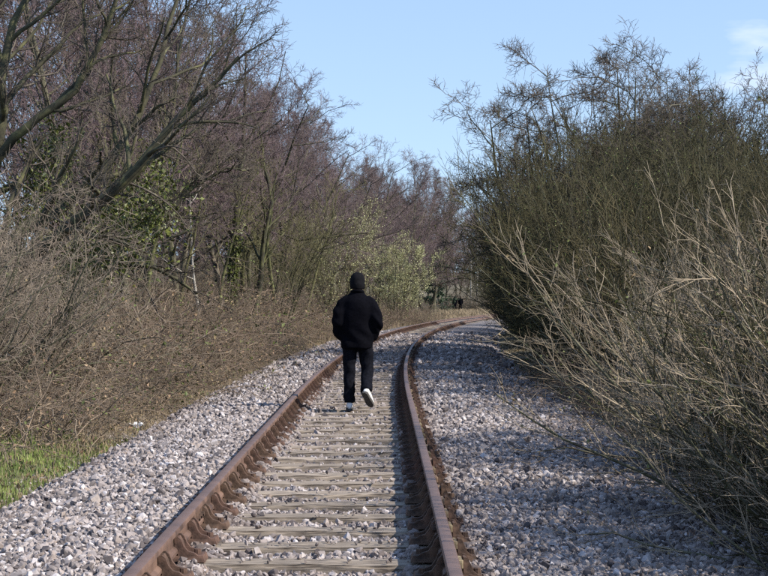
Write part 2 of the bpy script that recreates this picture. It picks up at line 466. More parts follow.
def chair_mesh():
    """cast chair: base plate, inner and outer jaws with ribs, two coach screws. x: + is towards the outside of the track"""
    g = Geo()
    def box(x0, x1, y0, y1, z0, z1, tx=0.0):
        v = [(x0, y0, z0), (x1, y0, z0), (x1, y1, z0), (x0, y1, z0), (x0 + tx, y0 + tx, z1), (x1 - tx, y0 + tx, z1), (x1 - tx, y1 - tx, z1), (x0 + tx, y1 - tx, z1)]
        g.add(v, [(0, 3, 2, 1), (4, 5, 6, 7), (0, 1, 5, 4), (1, 2, 6, 5), (2, 3, 7, 6), (3, 0, 4, 7)])
    box(-0.185, 0.185, -0.095, 0.095, 0.0, 0.036, 0.012)
    def rib(y0, y1, pts):
        k = len(pts)
        v = [(x, y0, z) for x, z in pts] + [(x, y1, z) for x, z in pts]
        g.add(v, [tuple(reversed(range(k)))])
        g.n -= 0
        f = [(i, (i + 1) % k, k + (i + 1) % k, k + i) for i in range(k)]
        g.f.setdefault(4, []).append(np.array(f) + g.n - 2 * k)
        g.f.setdefault(k, []).append(np.array([tuple(range(k, 2 * k))]) + g.n - 2 * k)
    # inner jaw hugs the web, sweeping down to the base
    inner = [(-0.034, 0.03), (-0.036, 0.07), (-0.015, 0.083), (-0.014, 0.137), (-0.034, 0.139), (-0.052, 0.125), (-0.066, 0.09), (-0.088, 0.062), (-0.125, 0.05), (-0.150, 0.03)]
    for y0 in (-0.085, 0.060):
        rib(y0, y0 + 0.024, inner)
    thin = [(-0.0345, 0.031), (-0.037, 0.07), (-0.0155, 0.083), (-0.0145, 0.133), (-0.032, 0.133), (-0.05, 0.10), (-0.06, 0.06), (-0.07, 0.031)]
    rib(-0.0605, 0.0605, thin)
    outer = [(0.075, 0.03), (0.075, 0.128), (0.092, 0.128), (0.108, 0.10), (0.125, 0.06), (0.16, 0.03)]
    for y0 in (-0.078, 0.054):
        rib(y0, y0 + 0.022, outer)
    rib(-0.0545, 0.0545, [(0.0755, 0.031), (0.0755, 0.122), (0.090, 0.122), (0.1, 0.09), (0.112, 0.031)])
    for sx, sy in ((-0.135, 0.0), (0.15, 0.0)):
        v, f = tubes(np.array([[[sx, sy, 0.03], [sx, sy, 0.062], [sx, sy, 0.064]]]), np.array([[0.02, 0.019, 0.001]]), 8)
        g.add(v, f)
    me = g.mesh("rail_chair", False); me.materials.append(M["dark_rust"])
    return me
def key_mesh():
    bm = bmesh.new()
    bmesh.ops.create_cube(bm, size=1.0)
    bmesh.ops.scale(bm, vec=(0.036, 0.17, 0.05), verts=bm.verts)
    for v in bm.verts:
        if v.co.y > 0: v.co.x *= 0.8; v.co.z *= 0.85
    bmesh.ops.bevel(bm, geom=list(bm.edges), offset=0.006, segments=1, affect='EDGES')
    me = bpy.data.meshes.new("rail_key"); bm.to_mesh(me); bm.free()
    me.materials.append(M["key_wood"])
    return me
ch_me, ky_me = chair_mesh(), key_mesh()
SP = 0.675
sleeper_y = []
y = -2.0; i = 0
R0 = random.Random(3)
while y < 126:
    yy = y + R0.uniform(-0.02, 0.02)
    sleeper_y.append(yy)
    s = bpy.data.objects.new("sleeper", sl_meshes[R0.randrange(7)]); COL.objects.link(s); s.parent = track
    X = float(cx(yy)); head = -math.atan(2 * max(0, yy - 22) / 1300)
    s.location = local(track, X + R0.uniform(-.03, .03), yy, R0.uniform(-0.008, 0.004))
    s.rotation_euler = (0, 0, head + R0.gauss(0, 0.009) + (math.pi if R0.random() < .5 else 0))
    flip = abs(s.rotation_euler.z) > 1.5
    if yy < 95:
        for side in (-1, 1):
            # chairs sit on the sleeper straight under the rail
            c = bpy.data.objects.new("rail_chair", ch_me); COL.objects.link(c); c.parent = s
            k = bpy.data.objects.new("rail_key", ky_me); COL.objects.link(k); k.parent = s
            Minv = (Matrix.Translation(s.location) @ s.rotation_euler.to_matrix().to_4x4()).inverted()
            lx = X + side * HG - track.location.x; ly = yy - track.location.y
            Wc = Matrix.Translation((lx, ly, 0.0005)) @ Matrix.Rotation(head + (0 if side > 0 else math.pi), 4, 'Z')
            c.matrix_local = Minv @ Wc
            Wk = Wc @ Matrix.Translation((0.056, R0.uniform(-0.03, 0.03), RAIL_BASE + 0.052))
            k.matrix_local = Minv @ Wk
    y += SP; i += 1
sleeper_y = np.array(sleeper_y)

# ------------------------------------------------------------------ ballast stones (one mass, instanced on points)
def ballast():
    bands = [(5.5, 12, 5600), (12, 20, 4200), (20, 34, 1900), (34, 70, 480)]
    Pts, Scl, Stn = [], [], []
    for y0, y1, dens in bands:
        n = int((y1 - y0) * 6.2 * dens)
        yy = rng.uniform(y0, y1, n); d = rng.uniform(-2.85, 3.35, n)
        X = cx(yy) + d
        # keep what the picture could show, and a margin for a step to the side
        keep = np.abs(X) < 0.226 * yy + 1.2
        yy, d = yy[keep], d[keep]
        big = {5600: 1.0, 4200: 1.06, 1900: 1.35, 480: 2.3}[dens]
        s = np.clip(rng.lognormal(math.log(0.0096 * big), 0.36, len(yy)), 0.005, 0.024 * big)
        z = bed_z(d) + 0.012 * vnoise(d, yy, 0.5, 1.0) + rng.uniform(-0.4, 1.7, len(yy)) * s
        # sleepers stay clear apart from a few strays
        near = np.min(np.abs(yy[:, None] - sleeper_y[None, :]) if len(yy) < 2000 else np.stack([np.abs(yy - sleeper_y[np.clip(np.searchsorted(sleeper_y, yy) + o, 0, len(sleeper_y) - 1)]) for o in (-1, 0)], 1), axis=1)
        wob = 0.53 + 0.10 * vnoise(yy * 3, yy, 0.6, 1.0)
        on = (near < 0.124 + s * 0.7) & (np.abs(d) < wob)
        stray = (rng.random(len(yy)) < 0.014) & (s < 0.016)
        z = np.where(np.abs(d) < wob - .04, np.minimum(z, 0.004 - 0.3 * s), z)
        z = np.where(on, s * 0.55, z)
        keep = ~on | stray
        # rails and chairs stay clear
        rd = np.abs(np.abs(d) - HG)
        keep &= (rd > 0.036 + s * 0.8)
        keep &= ~((near < 0.10 + s) & (np.abs(np.abs(d) - HG + 0.03) < 0.15 + s))
        # ragged outer edge
        edge = np.where(d < 0, 2.42 + 0.16 * vnoise(yy, yy * .3, 0.9, 3.0), 3.1)
        keep &= (np.abs(d) < edge) | (rng.random(len(yy)) < 0.06)
        yy, d, z, s = yy[keep], d[keep], z[keep], s[keep]
        gz = ground_z(d, yy)
        z = np.maximum(z, gz + 0.2 * s)
        Pts.append(np.stack([cx(yy) + d, yy, z], 1)); Scl.append(s)
        rd = np.abs(np.abs(d) - HG)
        # rust and grease around the rails, dirt spots elsewhere
        st = np.exp(-(rd / np.where(d > 0, .20, .13)) ** 2) * rng.uniform(.25, 1.05, len(d)) + .35 * np.clip(vnoise(d, yy, .45, 8.0) - .25, 0, 1) * rng.random(len(d)) + np.where(np.abs(d) < .6, .12, 0) + np.where(np.abs(d) > 2.1, .35 * rng.random(len(d)), 0)
        Stn.append(np.clip(st, 0, .9))
    P = np.concatenate(Pts).astype(np.float32); S = np.concatenate(Scl); ST = np.concatenate(Stn)
    n = len(P)
    me = bpy.data.meshes.new("ballast")
    me.vertices.add(n); me.vertices.foreach_set("co", P.ravel())
    a = me.attributes.new("rot", 'FLOAT_VECTOR', 'POINT'); a.data.foreach_set("vector", rng.uniform(0, 6.28, (n, 3)).astype(np.float32).ravel())
    sc = S[:, None] * rng.uniform(0.6, 1.5, (n, 3))
    a = me.attributes.new("scl", 'FLOAT_VECTOR', 'POINT'); a.data.foreach_set("vector", sc.astype(np.float32).ravel())
    a = me.attributes.new("stain", 'FLOAT', 'POINT'); a.data.foreach_set("value", ST.astype(np.float32))
    a = me.attributes.new("pick", 'INT', 'POINT'); a.data.foreach_set("value", rng.integers(0, 12, n).astype(np.int32))
    o = obj("ballast", me, M["stone"])
    tag(o, kind="stuff", label="pale grey crushed stone ballast heaped round the sleepers and rails", cat="ballast")
    ng = bpy.data.node_groups.new("stones", 'GeometryNodeTree')
    ng.interface.new_socket("Geometry", in_out='INPUT', socket_type='NodeSocketGeometry')
    ng.interface.new_socket("Geometry", in_out='OUTPUT', socket_type='NodeSocketGeometry')
    N, L = ng.nodes, ng.links
    gi, go = N.new("NodeGroupInput"), N.new("NodeGroupOutput")
    inst = N.new("GeometryNodeInstanceOnPoints")
    g2i = N.new("GeometryNodeGeometryToInstance")
    for s in range(12):
        ico = N.new("GeometryNodeMeshIcoSphere"); ico.inputs["Subdivisions"].default_value = 1 if s % 3 else 2
        rv = N.new("FunctionNodeRandomValue"); rv.data_type = 'FLOAT_VECTOR'
        j = 0.55 if s % 3 else 0.30
        rv.inputs[0].default_value = (-j, -j, -j); rv.inputs[1].default_value = (j, j, j)
        rv.inputs["Seed"].default_value = s * 7 + 1
        spn = N.new("GeometryNodeSetPosition")
        L.new(ico.outputs["Mesh"], spn.inputs["Geometry"])
        L.new(rv.outputs[0], spn.inputs["Offset"])
        ch = N.new("GeometryNodeConvexHull"); L.new(spn.outputs["Geometry"], ch.inputs["Geometry"])
        sm = N.new("GeometryNodeSetMaterial"); sm.inputs["Material"].default_value = M["stone"]
        L.new(ch.outputs["Convex Hull"], sm.inputs["Geometry"])
        L.new(sm.outputs["Geometry"], g2i.inputs["Geometry"])
    L.new(gi.outputs[0], inst.inputs["Points"])
    L.new(g2i.outputs["Instances"], inst.inputs["Instance"])
    inst.inputs["Pick Instance"].default_value = True
    def attr(nm, t):
        q = N.new("GeometryNodeInputNamedAttribute"); q.data_type = t; q.inputs["Name"].default_value = nm
        return q.outputs["Attribute"]
    L.new(attr("pick", 'INT'), inst.inputs["Instance Index"])
    e2r = N.new("FunctionNodeEulerToRotation"); L.new(attr("rot", 'FLOAT_VECTOR'), e2r.inputs[0])
    L.new(e2r.outputs[0], inst.inputs["Rotation"])
    L.new(attr("scl", 'FLOAT_VECTOR'), inst.inputs["Scale"])
    L.new(inst.outputs["Instances"], go.inputs[0])
    md = o.modifiers.new("stones", 'NODES'); md.node_group = ng
    print("stones", n)
ballast()

# ------------------------------------------------------------------ trees and shrubs
def limb_set(r, P, R, spec, gk=None):
    """grow successive levels from parent polylines; spec: list of dicts. returns list of (P,R,k)"""
    out = []
    for sp in spec:
        s, d, L, rad = spawn(r, P, R, sp["n"], sp.get("t0", .25), sp.get("t1", 1.0), sp["ang"], sp.get("sd", .2), sp["len"], sp.get("lp", .5), sp.get("rr", .6))
        if "bias" in sp: d = nrm(d + np.array(sp["bias"]))
        L = np.maximum(L, sp.get("lmin", 0.1))
        rad = np.clip(rad, sp.get("rmin", 0.003), sp.get("rmax", 1))
        P = grow(r, s, d, L, sp["N"], sp["wig"], sp.get("trop", 0.0))
        R = taper(rad, sp["N"], sp.get("end", .35))
        out.append((P, R, sp.get("k", 3)))
    return out

def build_tree(name, seed, mats, trunkP, trunkR, spec, trunk_k=8, crown_from=1, extra=None):
    """trunkP (B,N,3). The first `crown_from` branch levels join the trunk part."""
    r = np.random.default_rng(seed)
    lv = limb_set(r, trunkP, trunkR, spec)
    root = empty(name)
    gt, gc = Geo(), Geo()
    gt.add(*tubes(trunkP, trunkR, trunk_k))
    for j, (P, R, k) in enumerate(lv):
        (gt if j < crown_from else gc).add(*tubes(P, R, k))
    obj("trunk", gt.mesh("trunk"), mats[0], root)
    obj("crown", gc.mesh("crown"), mats[1], root)
    if extra: extra(r, root, lv)
    return root

def trunk_line(r, h, r0, lean=(0, 0), N=12, wig=0.05, end=0.15, n=1, spread=0.0):
    az = r.random(n) * 6.28
    d = np.stack([lean[0] + spread * np.cos(az), lean[1] + spread * np.sin(az), np.ones(n)], 1)
    st = np.stack([0.12 * n ** .5 * spread * np.cos(az), 0.12 * n ** .5 * spread * np.sin(az), np.full(n, -0.35)], 1)
    P = grow(r, st, d, h * r.uniform(0.8, 1.05, n) if n > 1 else np.array([h]), N, wig, 0.03)
    R = taper(np.full(n, r0) * (r.uniform(.6, 1, n) if n > 1 else 1), N, end)
    if n == 1: R[:, 0] *= 1.5; R[:, 1] *= 1.12
    return P, R

def birch(seed, h=10.5, lean=(0, 0)):
    r = np.random.default_rng(seed)
    P, R = trunk_line(r, h, 0.12, lean, N=14, wig=0.05, end=0.12)
    return build_tree("purple_tree", seed, (M["bark"], M["purple_twig"]), P, R, [
        dict(n=24, t0=.2, ang=.75, sd=.2, len=.42, lp=.8, N=8, wig=.10, trop=.07, k=4, rr=.5, rmin=.018),
        dict(n=9, t0=.15, ang=.65, sd=.2, len=.45, N=5, wig=.14, trop=.05, k=3, rr=.5, rmin=.008),
        dict(n=8, t0=.1, ang=.6, sd=.25, len=.55, N=4, wig=.18, trop=.02, k=3, rmin=.007, rmax=.010, end=.55),
        dict(n=4, t0=.15, ang=.55, sd=.25, len=.7, N=3, wig=.2, trop=0, k=3, rmin=.0055, rmax=.0075, end=.7, lmin=.22),
    ])

def spreading(seed, h=9.5):
    r = np.random.default_rng(seed)
    n = 3
    P, R = trunk_line(r, h, 0.15, (0.05, 0), N=13, wig=0.09, end=0.12, n=n, spread=0.35)
    return build_tree("spreading_tree", seed, (M["mossy_bark"], M["purple_twig"]), P, R, [
        dict(n=10, t0=.25, ang=.8, sd=.25, len=.45, lp=.6, N=8, wig=.16, trop=.05, k=4, rr=.55, rmin=.02),
        dict(n=8, t0=.2, ang=.7, sd=.25, len=.45, N=5, wig=.2, trop=.04, k=3, rr=.5, rmin=.009),
        dict(n=7, t0=.1, ang=.65, sd=.25, len=.5, N=4, wig=.22, trop=.03, k=3, rmin=.0055, rmax=.009, end=.5),
        dict(n=4, t0=.15, ang=.6, sd=.25, len=.6, N=3, wig=.2, trop=0, k=3, rmin=.004, rmax=.006, end=.6, lmin=.14),
    ])

def put(src, d, y, s, rz, label=None, cat=None, group=None, first=False, name=None, dz=0.0):
    o = src if first else copy_tree(src)
    o.location = place(d, y); o.location.z += dz
    o.scale = (s, s, s) if not isinstance(s, tuple) else s
    o.rotation_euler = (0, 0, rz)
    if name: o.name = name
    tag(o, label, cat, group)
    return o

RT = random.Random(11)
birches = [birch(101), birch(102, 10.0, (0.06, 0.03)), birch(103, 11.0, (-0.05, 0.05))]
spreads = [spreading(201), spreading(202)]
used = set()
def any_tree(kind, d, y, s, label, group, cat="tree"):
    src = (birches if kind == 0 else spreads)
    j = RT.randrange(len(src)); src = src[j]
    first = src.name not in used
    used.add(src.name)
    if group != "tall bare trees beyond the bend":
        where = ("behind the big leaning mossy tree" if y < 52 else "between the ivy-clad trunk and the pale willows" if y < 84 else "around the pale willows" if y < 108 else "past the pale willows by the bend")
        row = "at the wood's edge " if "edge" in group else "deeper in the wood "
        label = ("upright fine-twigged purple-brown tree " if kind == 0 else "many-stemmed mossy bare tree ") + row + where
        group = ("upright" if kind == 0 else "many-stemmed") + " trees " + row + where
    return put(src, d, y, s, RT.uniform(0, 6.28), label, cat, group, first)

# woodland edge left of the line, then the rows behind it, then the wood that closes the view
for yy in np.arange(38, 152, 5.2):
    any_tree(0 if RT.random() < .6 else 1, RT.uniform(-7.6, -6.0), yy + RT.uniform(-1.5, 1.5), RT.uniform(.95, 1.16),
             "bare purple-brown tree at the wood's edge beside the track", "bare trees along the wood's edge")
for row, (d0, d1, step, y0, y1) in enumerate(((-11.5, -9, 6.0, 54, 150), (-16, -12.5, 6.0, 62, 150), (-23, -17, 7.0, 80, 160))):
    for yy in np.arange(y0, y1, step):
        any_tree(0 if RT.random() < .7 else 1, RT.uniform(d0, d1), yy + RT.uniform(-2, 2), RT.uniform(1.0, 1.2),
                 "bare purple-brown tree inside the wood, behind the edge row", "bare trees inside the wood")
for row in range(4):
    for X in np.arange(-14, 38, 3.5):
        yy = 218 + row * 9 + RT.uniform(-3, 3)
        xx = X + RT.uniform(-1.6, 1.6) + row * 2
        any_tree(0, xx - float(cx(yy)), yy, RT.uniform(1.12, 1.4),
                 "tall bare tree in the wood that closes the view beyond the bend", "tall bare trees beyond the bend")

# ---- the big mossy tree leaning over the bank
def leaning_tree():
    bx, by, bz = place(-8.0, 31)
    r = np.random.default_rng(301)
    def line(pts, N):
        pts = np.array(pts, float); t = np.linspace(0, len(pts) - 1, N)
        i = np.minimum(t.astype(int), len(pts) - 2); f = (t - i)[:, None]
        P = pts[i] * (1 - f) + pts[i + 1] * f
        for _ in range(2): P[1:-1] = (P[:-2] + 2 * P[1:-1] + P[2:]) / 4
        return P + r.normal(0, 0.03, P.shape) * (np.arange(N) > 0)[:, None]
    N = 16
    L = [([(-8.4, 31, 0), (-7.6, 30.8, 1.0), (-6.6, 30.4, 1.9), (-5.6, 30, 2.75), (-4.7, 29.6, 3.2), (-4.0, 29.4, 4.1), (-3.2, 29.4, 4.9), (-2.5, 29.2, 5.6)], .17),
         ([(-8.5, 31.1, 0), (-7.7, 31.2, 1.5), (-6.9, 31.4, 2.6), (-6.0, 31.8, 3.2), (-5.0, 32, 4.0), (-4.5, 32.3, 5.2), (-4.1, 32.4, 6.6), (-3.8, 32.8, 8.0)], .16),
         ([(-8.8, 31.2, 0), (-8.3, 31.6, 2.0), (-7.5, 31.8, 3.6), (-7.1, 31.9, 4.7), (-7.2, 31.8, 6.0), (-6.6, 32, 7.4), (-6.3, 32, 8.8)], .19),
         ([(-7.4, 31.8, 3.9), (-6.6, 31.5, 4.7), (-5.7, 31.3, 5.2), (-5.1, 31.2, 6.2), (-4.7, 31, 7.6), (-4.4, 31, 9.2)], .10),
         ([(-5.6, 30.1, 2.75), (-4.6, 30.6, 2.7), (-3.9, 31, 3.1), (-3.2, 31, 3.7), (-2.5, 31, 3.9)], .065),
         ([(-8.9, 31.5, 0), (-9.2, 32.4, 3), (-8.6, 33.4, 5), (-8.2, 34, 7.4), (-8.6, 34.5, 9.6)], .17)]
    P = np.stack([line(p, N) for p, _ in L]) - np.array([bx, by, bz])
    R = taper(np.array([q for _, q in L]), N, .14)
    t = build_tree("leaning_tree", 302, (M["mossy_bark"], M["hawthorn_twig"]), P, R, [
        dict(n=13, t0=.25, ang=.75, sd=.25, len=.32, lp=.4, N=8, wig=.2, trop=.06, k=5, rr=.62, rmin=.02),
        dict(n=8, t0=.15, ang=.7, sd=.25, len=.5, N=6, wig=.2, trop=.04, k=4, rr=.5, rmin=.007),
        dict(n=7, t0=.1, ang=.65, sd=.25, len=.55, N=4, wig=.22, trop=.03, k=3, rmin=.0045, rmax=.008, end=.5),
        dict(n=4, t0=.15, ang=.6, sd=.25, len=.6, N=3, wig=.2, trop=0, k=3, rmin=.0032, rmax=.005, end=.6, lmin=.1),
    ], trunk_k=10)
    t.location = (bx, by, bz)
    tag(t, "big mossy bare tree with dark limbs leaning out over the bank", "tree")
    return P + np.array([bx, by, bz])
limbs = leaning_tree()

def ivy(name, centres, n, spread, size, label, mat="ivy_leaf", base=None):
    r = np.random.default_rng(len(centres) + n)
    C = centres[r.integers(0, len(centres), n)] + r.normal(0, 1, (n, 3)) * np.array(spread)
    base = np.array(base if base is not None else (C[:, 0].mean(), C[:, 1].mean(), C[:, 2].min()))
    C = np.maximum(C, np.array([-1e9, -1e9, base[2]])) - base
    v, f = leaves(r, C, size, flat=0.5)
    root = empty(name, tuple(base))
    o = obj("leaves", mesh_np("leaves", v, f, False), M[mat], root)
    # woody stems that carry the leaves
    top = C[np.argsort(C[:, 2])[-max(6, n // 200):]]
    k = min(len(top), 14); top = C[r.integers(0, len(C), k)]
    st = np.stack([top[:, 0] * .6, top[:, 1] * .6, np.zeros(k)], 1)
    P = np.stack([st + (top - st) * t + (r.normal(0, .05, st.shape) if 0 < t < 1 else 0) for t in np.linspace(0, 1, 6)], 1)
    obj("stem", Geo().add(*tubes(P, taper(np.full(k, .014), 6, .4), 4)).mesh("stem"), M["mossy_bark"], root)
    tag(root, label, "ivy")
    return root
ivc = np.concatenate([limbs[0][4:9], limbs[1][3:9], limbs[2][2:8]])
ivy("ivy", ivc + np.array([0.95, .4, -.2]), 9000, (.26, .26, .36), .075, "glossy yellow-green ivy climbing the limbs of the leaning mossy tree", base=place(-6.4, 31.6))

# ---- trunks that stand out under the wood's edge
def edge_tree(seed, d, y, h, r0, lean, label, mats, spec_n=9, name="tree", wig=.07):
    r = np.random.default_rng(seed)
    P, R = trunk_line(r, h, r0, lean, N=14, wig=wig, end=.12)
    t = build_tree(name, seed, mats, P, R, [
        dict(n=spec_n, t0=.35, ang=.8, sd=.25, len=.4, lp=.6, N=8, wig=.15, trop=.05, k=4, rr=.5, rmin=.014),
        dict(n=8, t0=.2, ang=.7, sd=.25, len=.45, N=5, wig=.2, trop=.04, k=3, rr=.5, rmin=.007),
        dict(n=7, t0=.1, ang=.65, sd=.25, len=.5, N=4, wig=.22, trop=.03, k=3, rmin=.005, rmax=.008, end=.5),
    ])
    t.location = place(d, y)
    tag(t, label, "tree")
    return P[0] + np.array(t.location)
edge_tree(401, -6.6, 46.5, 8.5, .16, (0.02, 0), "dark straight trunk with bare crown rising from the brambles", (M["mossy_bark"], M["purple_twig"]), name="dark_trunk_tree")
edge_tree(402, -5.55, 50.5, 6, .055, (-.06, 0), "slim pale leaning stem standing between two darker trunks", (M["pale_bark"], M["purple_twig"]), 8, "slender_tree", wig=.03)
ti = edge_tree(403, -5.3, 54, 9.5, .17, (.0, 0), "bare tree with its lower trunk wrapped in ivy", (M["mossy_bark"], M["purple_twig"]), name="ivy_clad_tree", wig=.03)
ivy("ivy", ti[1:6], 4200, (.10, .10, .45), .075, "yellow-green ivy wrapped round the trunk of a bare tree", base=place(-5.3, 53.9))
edge_tree(404, -4.75, 55, 8, .12, (.18, 0), "bare tree with a crooked olive trunk bending towards the track", (M["mossy_bark"], M["purple_twig"]), 10, "crooked_tree", wig=.16)

def slim_trunks():
    r = np.random.default_rng(450)
    protos = []
    for q in range(2):
        P, R = trunk_line(r, 6.5, .075, (.03, 0), N=12, wig=.06, end=.15)
        protos.append(build_tree("slim_tree", 451 + q, (M["green_bark"], M["olive_twig"]), P, R, [
            dict(n=9, t0=.4, ang=.7, sd=.25, len=.35, N=7, wig=.15, trop=.05, k=4, rr=.5, rmin=.012),
            dict(n=7, t0=.2, ang=.7, sd=.25, len=.45, N=5, wig=.2, trop=.04, k=3, rmin=.006),
            dict(n=5, t0=.1, ang=.65, sd=.25, len=.5, N=3, wig=.2, trop=.03, k=3, rmin=.005, rmax=.007, end=.5)]))
    spots = [(-6.3, 38), (-6.9, 41), (-5.9, 43.5), (-6.2, 49), (-5.2, 51.5), (-5.0, 57), (-5.5, 60), (-4.9, 63), (-5.3, 66.5), (-5.0, 73)]
    for j, (d, y) in enumerate(spots):
        where = "beside the dark straight trunk" if y < 48 else "beside the ivy-clad trunk" if y < 58 else "behind the slender olive stems"
        put(protos[j % 2], d, y, RT.uniform(.8, 1.15), RT.uniform(0, 6.28), "slim greenish mossy tree trunk " + where, "tree", "slim mossy trunks " + where, j < 2)
slim_trunks()

def sapling_clump(seed, d, y, n, h, label, s=1.0):
    r = np.random.default_rng(seed)
    P, R = trunk_line(r, h, .045, (.12, 0), N=10, wig=.06, end=.2, n=n, spread=.22)
    P[:, :, 0] += np.linspace(-.5, .5, n)[:, None]
    t = build_tree("sapling_clump", seed, (M["mossy_bark"], M["olive_twig"]), P, R, [
        dict(n=9, t0=.35, ang=.6, sd=.2, len=.35, N=6, wig=.15, trop=.06, k=3, rr=.5, rmin=.009),
        dict(n=8, t0=.2, ang=.6, sd=.2, len=.5, N=4, wig=.2, trop=.04, k=3, rmin=.005, rmax=.008),
        dict(n=4, t0=.2, ang=.6, sd=.2, len=.5, N=3, wig=.2, trop=.0, k=3, rmin=.004, rmax=.006),
    ], trunk_k=6)
    t.location = place(d, y); t.scale = (s, s, s)
    tag(t, label, "saplings")
    return t
sap = sapling_clump(501, -4.6, 59, 9, 5.2, "clump of slender olive stems leaning towards the track by the ivy-clad trunk")
put(sap, -5.6, 70, .9, 2.9, "clump of slender olive stems on the bank before the pale willows", "saplings")
put(sap, -6.2, 78, .9, 1.2, "clump of slender olive stems behind the black-coated walker", "saplings")

def willow(seed, d, y, h, w, label, dens=1.0):
    r = np.random.default_rng(seed)
    P, R = trunk_line(r, h, .05, (0.0, 0), N=9, wig=.07, end=.2, n=9, spread=w)
    def cat(r, root, lv):
        Pt = lv[-1][0]
        C = (Pt[:, 1:, :] + r.normal(0, .02, Pt[:, 1:, :].shape)).reshape(-1, 3)
        C = np.repeat(C, 3, 0) + r.normal(0, .04, (len(C) * 3, 3)); C = C[r.random(len(C)) < .8 * dens]
        obj("catkins", mesh_np("catkins", *leaves(r, C, .05), False), M["catkin"], root)
    t = build_tree("willow", seed, (M["bark"], M["olive_twig"]), P, R, [
        dict(n=9, t0=.15, ang=.5, sd=.2, len=.4, N=6, wig=.12, trop=.08, k=3, rr=.5, rmin=.012),
        dict(n=9, t0=.1, ang=.5, sd=.2, len=.5, N=4, wig=.15, trop=.05, k=3, rmin=.007, rmax=.01),
        dict(n=5, t0=.1, ang=.5, sd=.2, len=.6, N=3, wig=.15, trop=.05, k=3, rmin=.0055, rmax=.007),
    ], trunk_k=5, extra=cat)
    t.location = place(d, y)
    tag(t, label, "willow")
willow(601, -3.9, 103, 5.0, .38, "pale yellow-green willow covered in catkins at the start of the bend", 1.0)
willow(602, -4.9, 84, 6.0, .38, "taller sparse willow with pale catkins behind the black-coated walker", .5)

# ---- dark evergreen beside the far walkers
def evergreen(d, y, h, label):
    r = np.random.default_rng(701)
    P, R = trunk_line(r, h, .12, (0, 0), N=10, wig=.02, end=.1)
    def needles(r, root, lv):
        Pt = np.concatenate([x[0].reshape(-1, 3) for x in lv[1:]])
        C = np.repeat(Pt, 4, 0) + r.normal(0, .08, (len(Pt) * 4, 3))
        obj("foliage", mesh_np("foliage", *leaves(r, C, .2), False), M["evergreen"], root)
    t = build_tree("evergreen_tree", 701, (M["bark"], M["mossy_bark"]), P, R, [
        dict(n=34, t0=.1, ang=1.2, sd=.15, len=.36, lp=1.0, N=6, wig=.08, trop=-.02, k=3, rr=.4, rmin=.015),
        dict(n=8, t0=.2, ang=.7, sd=.2, len=.4, N=4, wig=.1, trop=-.03, k=3, rmin=.008),
    ], extra=needles)
    t.location = place(d, y)
    tag(t, label, "evergreen")
evergreen(5.6 - float(cx(185)), 185, 6.4, "small dark evergreen tree beyond the bend near two far walkers")
for j, (xx, yy) in enumerate(((10.9, 212), (11.6, 214))):
    edge_tree(720 + j, xx - float(cx(yy)), yy, 12, .12, (0.01, 0), ("slim pale birch trunk next to the two far walkers beyond the bend", "second pale birch trunk just behind the slim birch beyond the bend")[j], (M["pale_bark"], M["purple_twig"]), 10, "birch_tree", wig=.02)

# ---- right side: hawthorn crowns above dense olive scrub
def hawthorn(seed, h, n=8, spread=.5):
    r = np.random.default_rng(seed)
    P, R = trunk_line(r, h, .10, (-.05, 0), N=12, wig=.12, end=.12, n=n, spread=spread)
    return build_tree("hawthorn", seed, (M["bark"], M["hawthorn_twig"]), P, R, [
        dict(n=9, t0=.25, ang=.85, sd=.25, len=.34, lp=.3, N=8, wig=.22, trop=.03, k=4, rr=.55, rmin=.013),
        dict(n=10, t0=.15, ang=.75, sd=.25, len=.42, N=5, wig=.2, trop=.04, k=3, rr=.5, rmin=.0065),
        dict(n=8, t0=.1, ang=.75, sd=.25, len=.55, N=4, wig=.18, trop=.03, k=3, rmin=.005, rmax=.008, end=.6),
        dict(n=3, t0=.2, ang=.7, sd=.25, len=.65, N=3, wig=.16, trop=.03, k=3, rmin=.0042, rmax=.006, end=.6, lmin=.14),
    ], trunk_k=6)
hw = [hawthorn(801, 6.6), hawthorn(802, 6.2, 7, .55)]
put(hw[0], 5.5, 40, 1.12, 3.3, "tall bare hawthorn with a twisted crown reaching out over the track", "hawthorn", first=True)
put(hw[1], 6.8, 35.5, .82, 1.9, "bare hawthorn rising above the olive scrub beside the tallest one", "hawthorn", first=True)
put(hw[0], 8.6, 34, .68, 3.7, "lower bare hawthorn at the open end of the scrub", "hawthorn")
put(hw[1], 6.6, 47, 1.16, 4.0, "bare hawthorn standing behind the tallest hawthorn", "hawthorn")
put(hw[0], 7.0, 56, .95, 5.1, "bare hawthorn deep in the scrub towards the bend", "hawthorn")
put(hw[1], 5.6, 43, 1.18, 2.5, "spreading bare hawthorn whose branches mesh with the tallest one", "hawthorn")
put(hw[0], 6.6, 42.5, 1.1, 2.2, "bare hawthorn filling the back of the hedge behind the tallest one", "hawthorn")
put(hw[0], 7.2, 38, 1.0, 4.8, "bare hawthorn between the tall scrub bushes of the second row", "hawthorn")
put(hw[1], 6.0, 44.5, 1.2, 5.0, "bare hawthorn with a full rounded crown in the middle of the hedge", "hawthorn")
put(hw[1], 4.6, 35.5, .85, 5.6, "small bare hawthorn wedged between scrub bushes by the stones", "hawthorn")

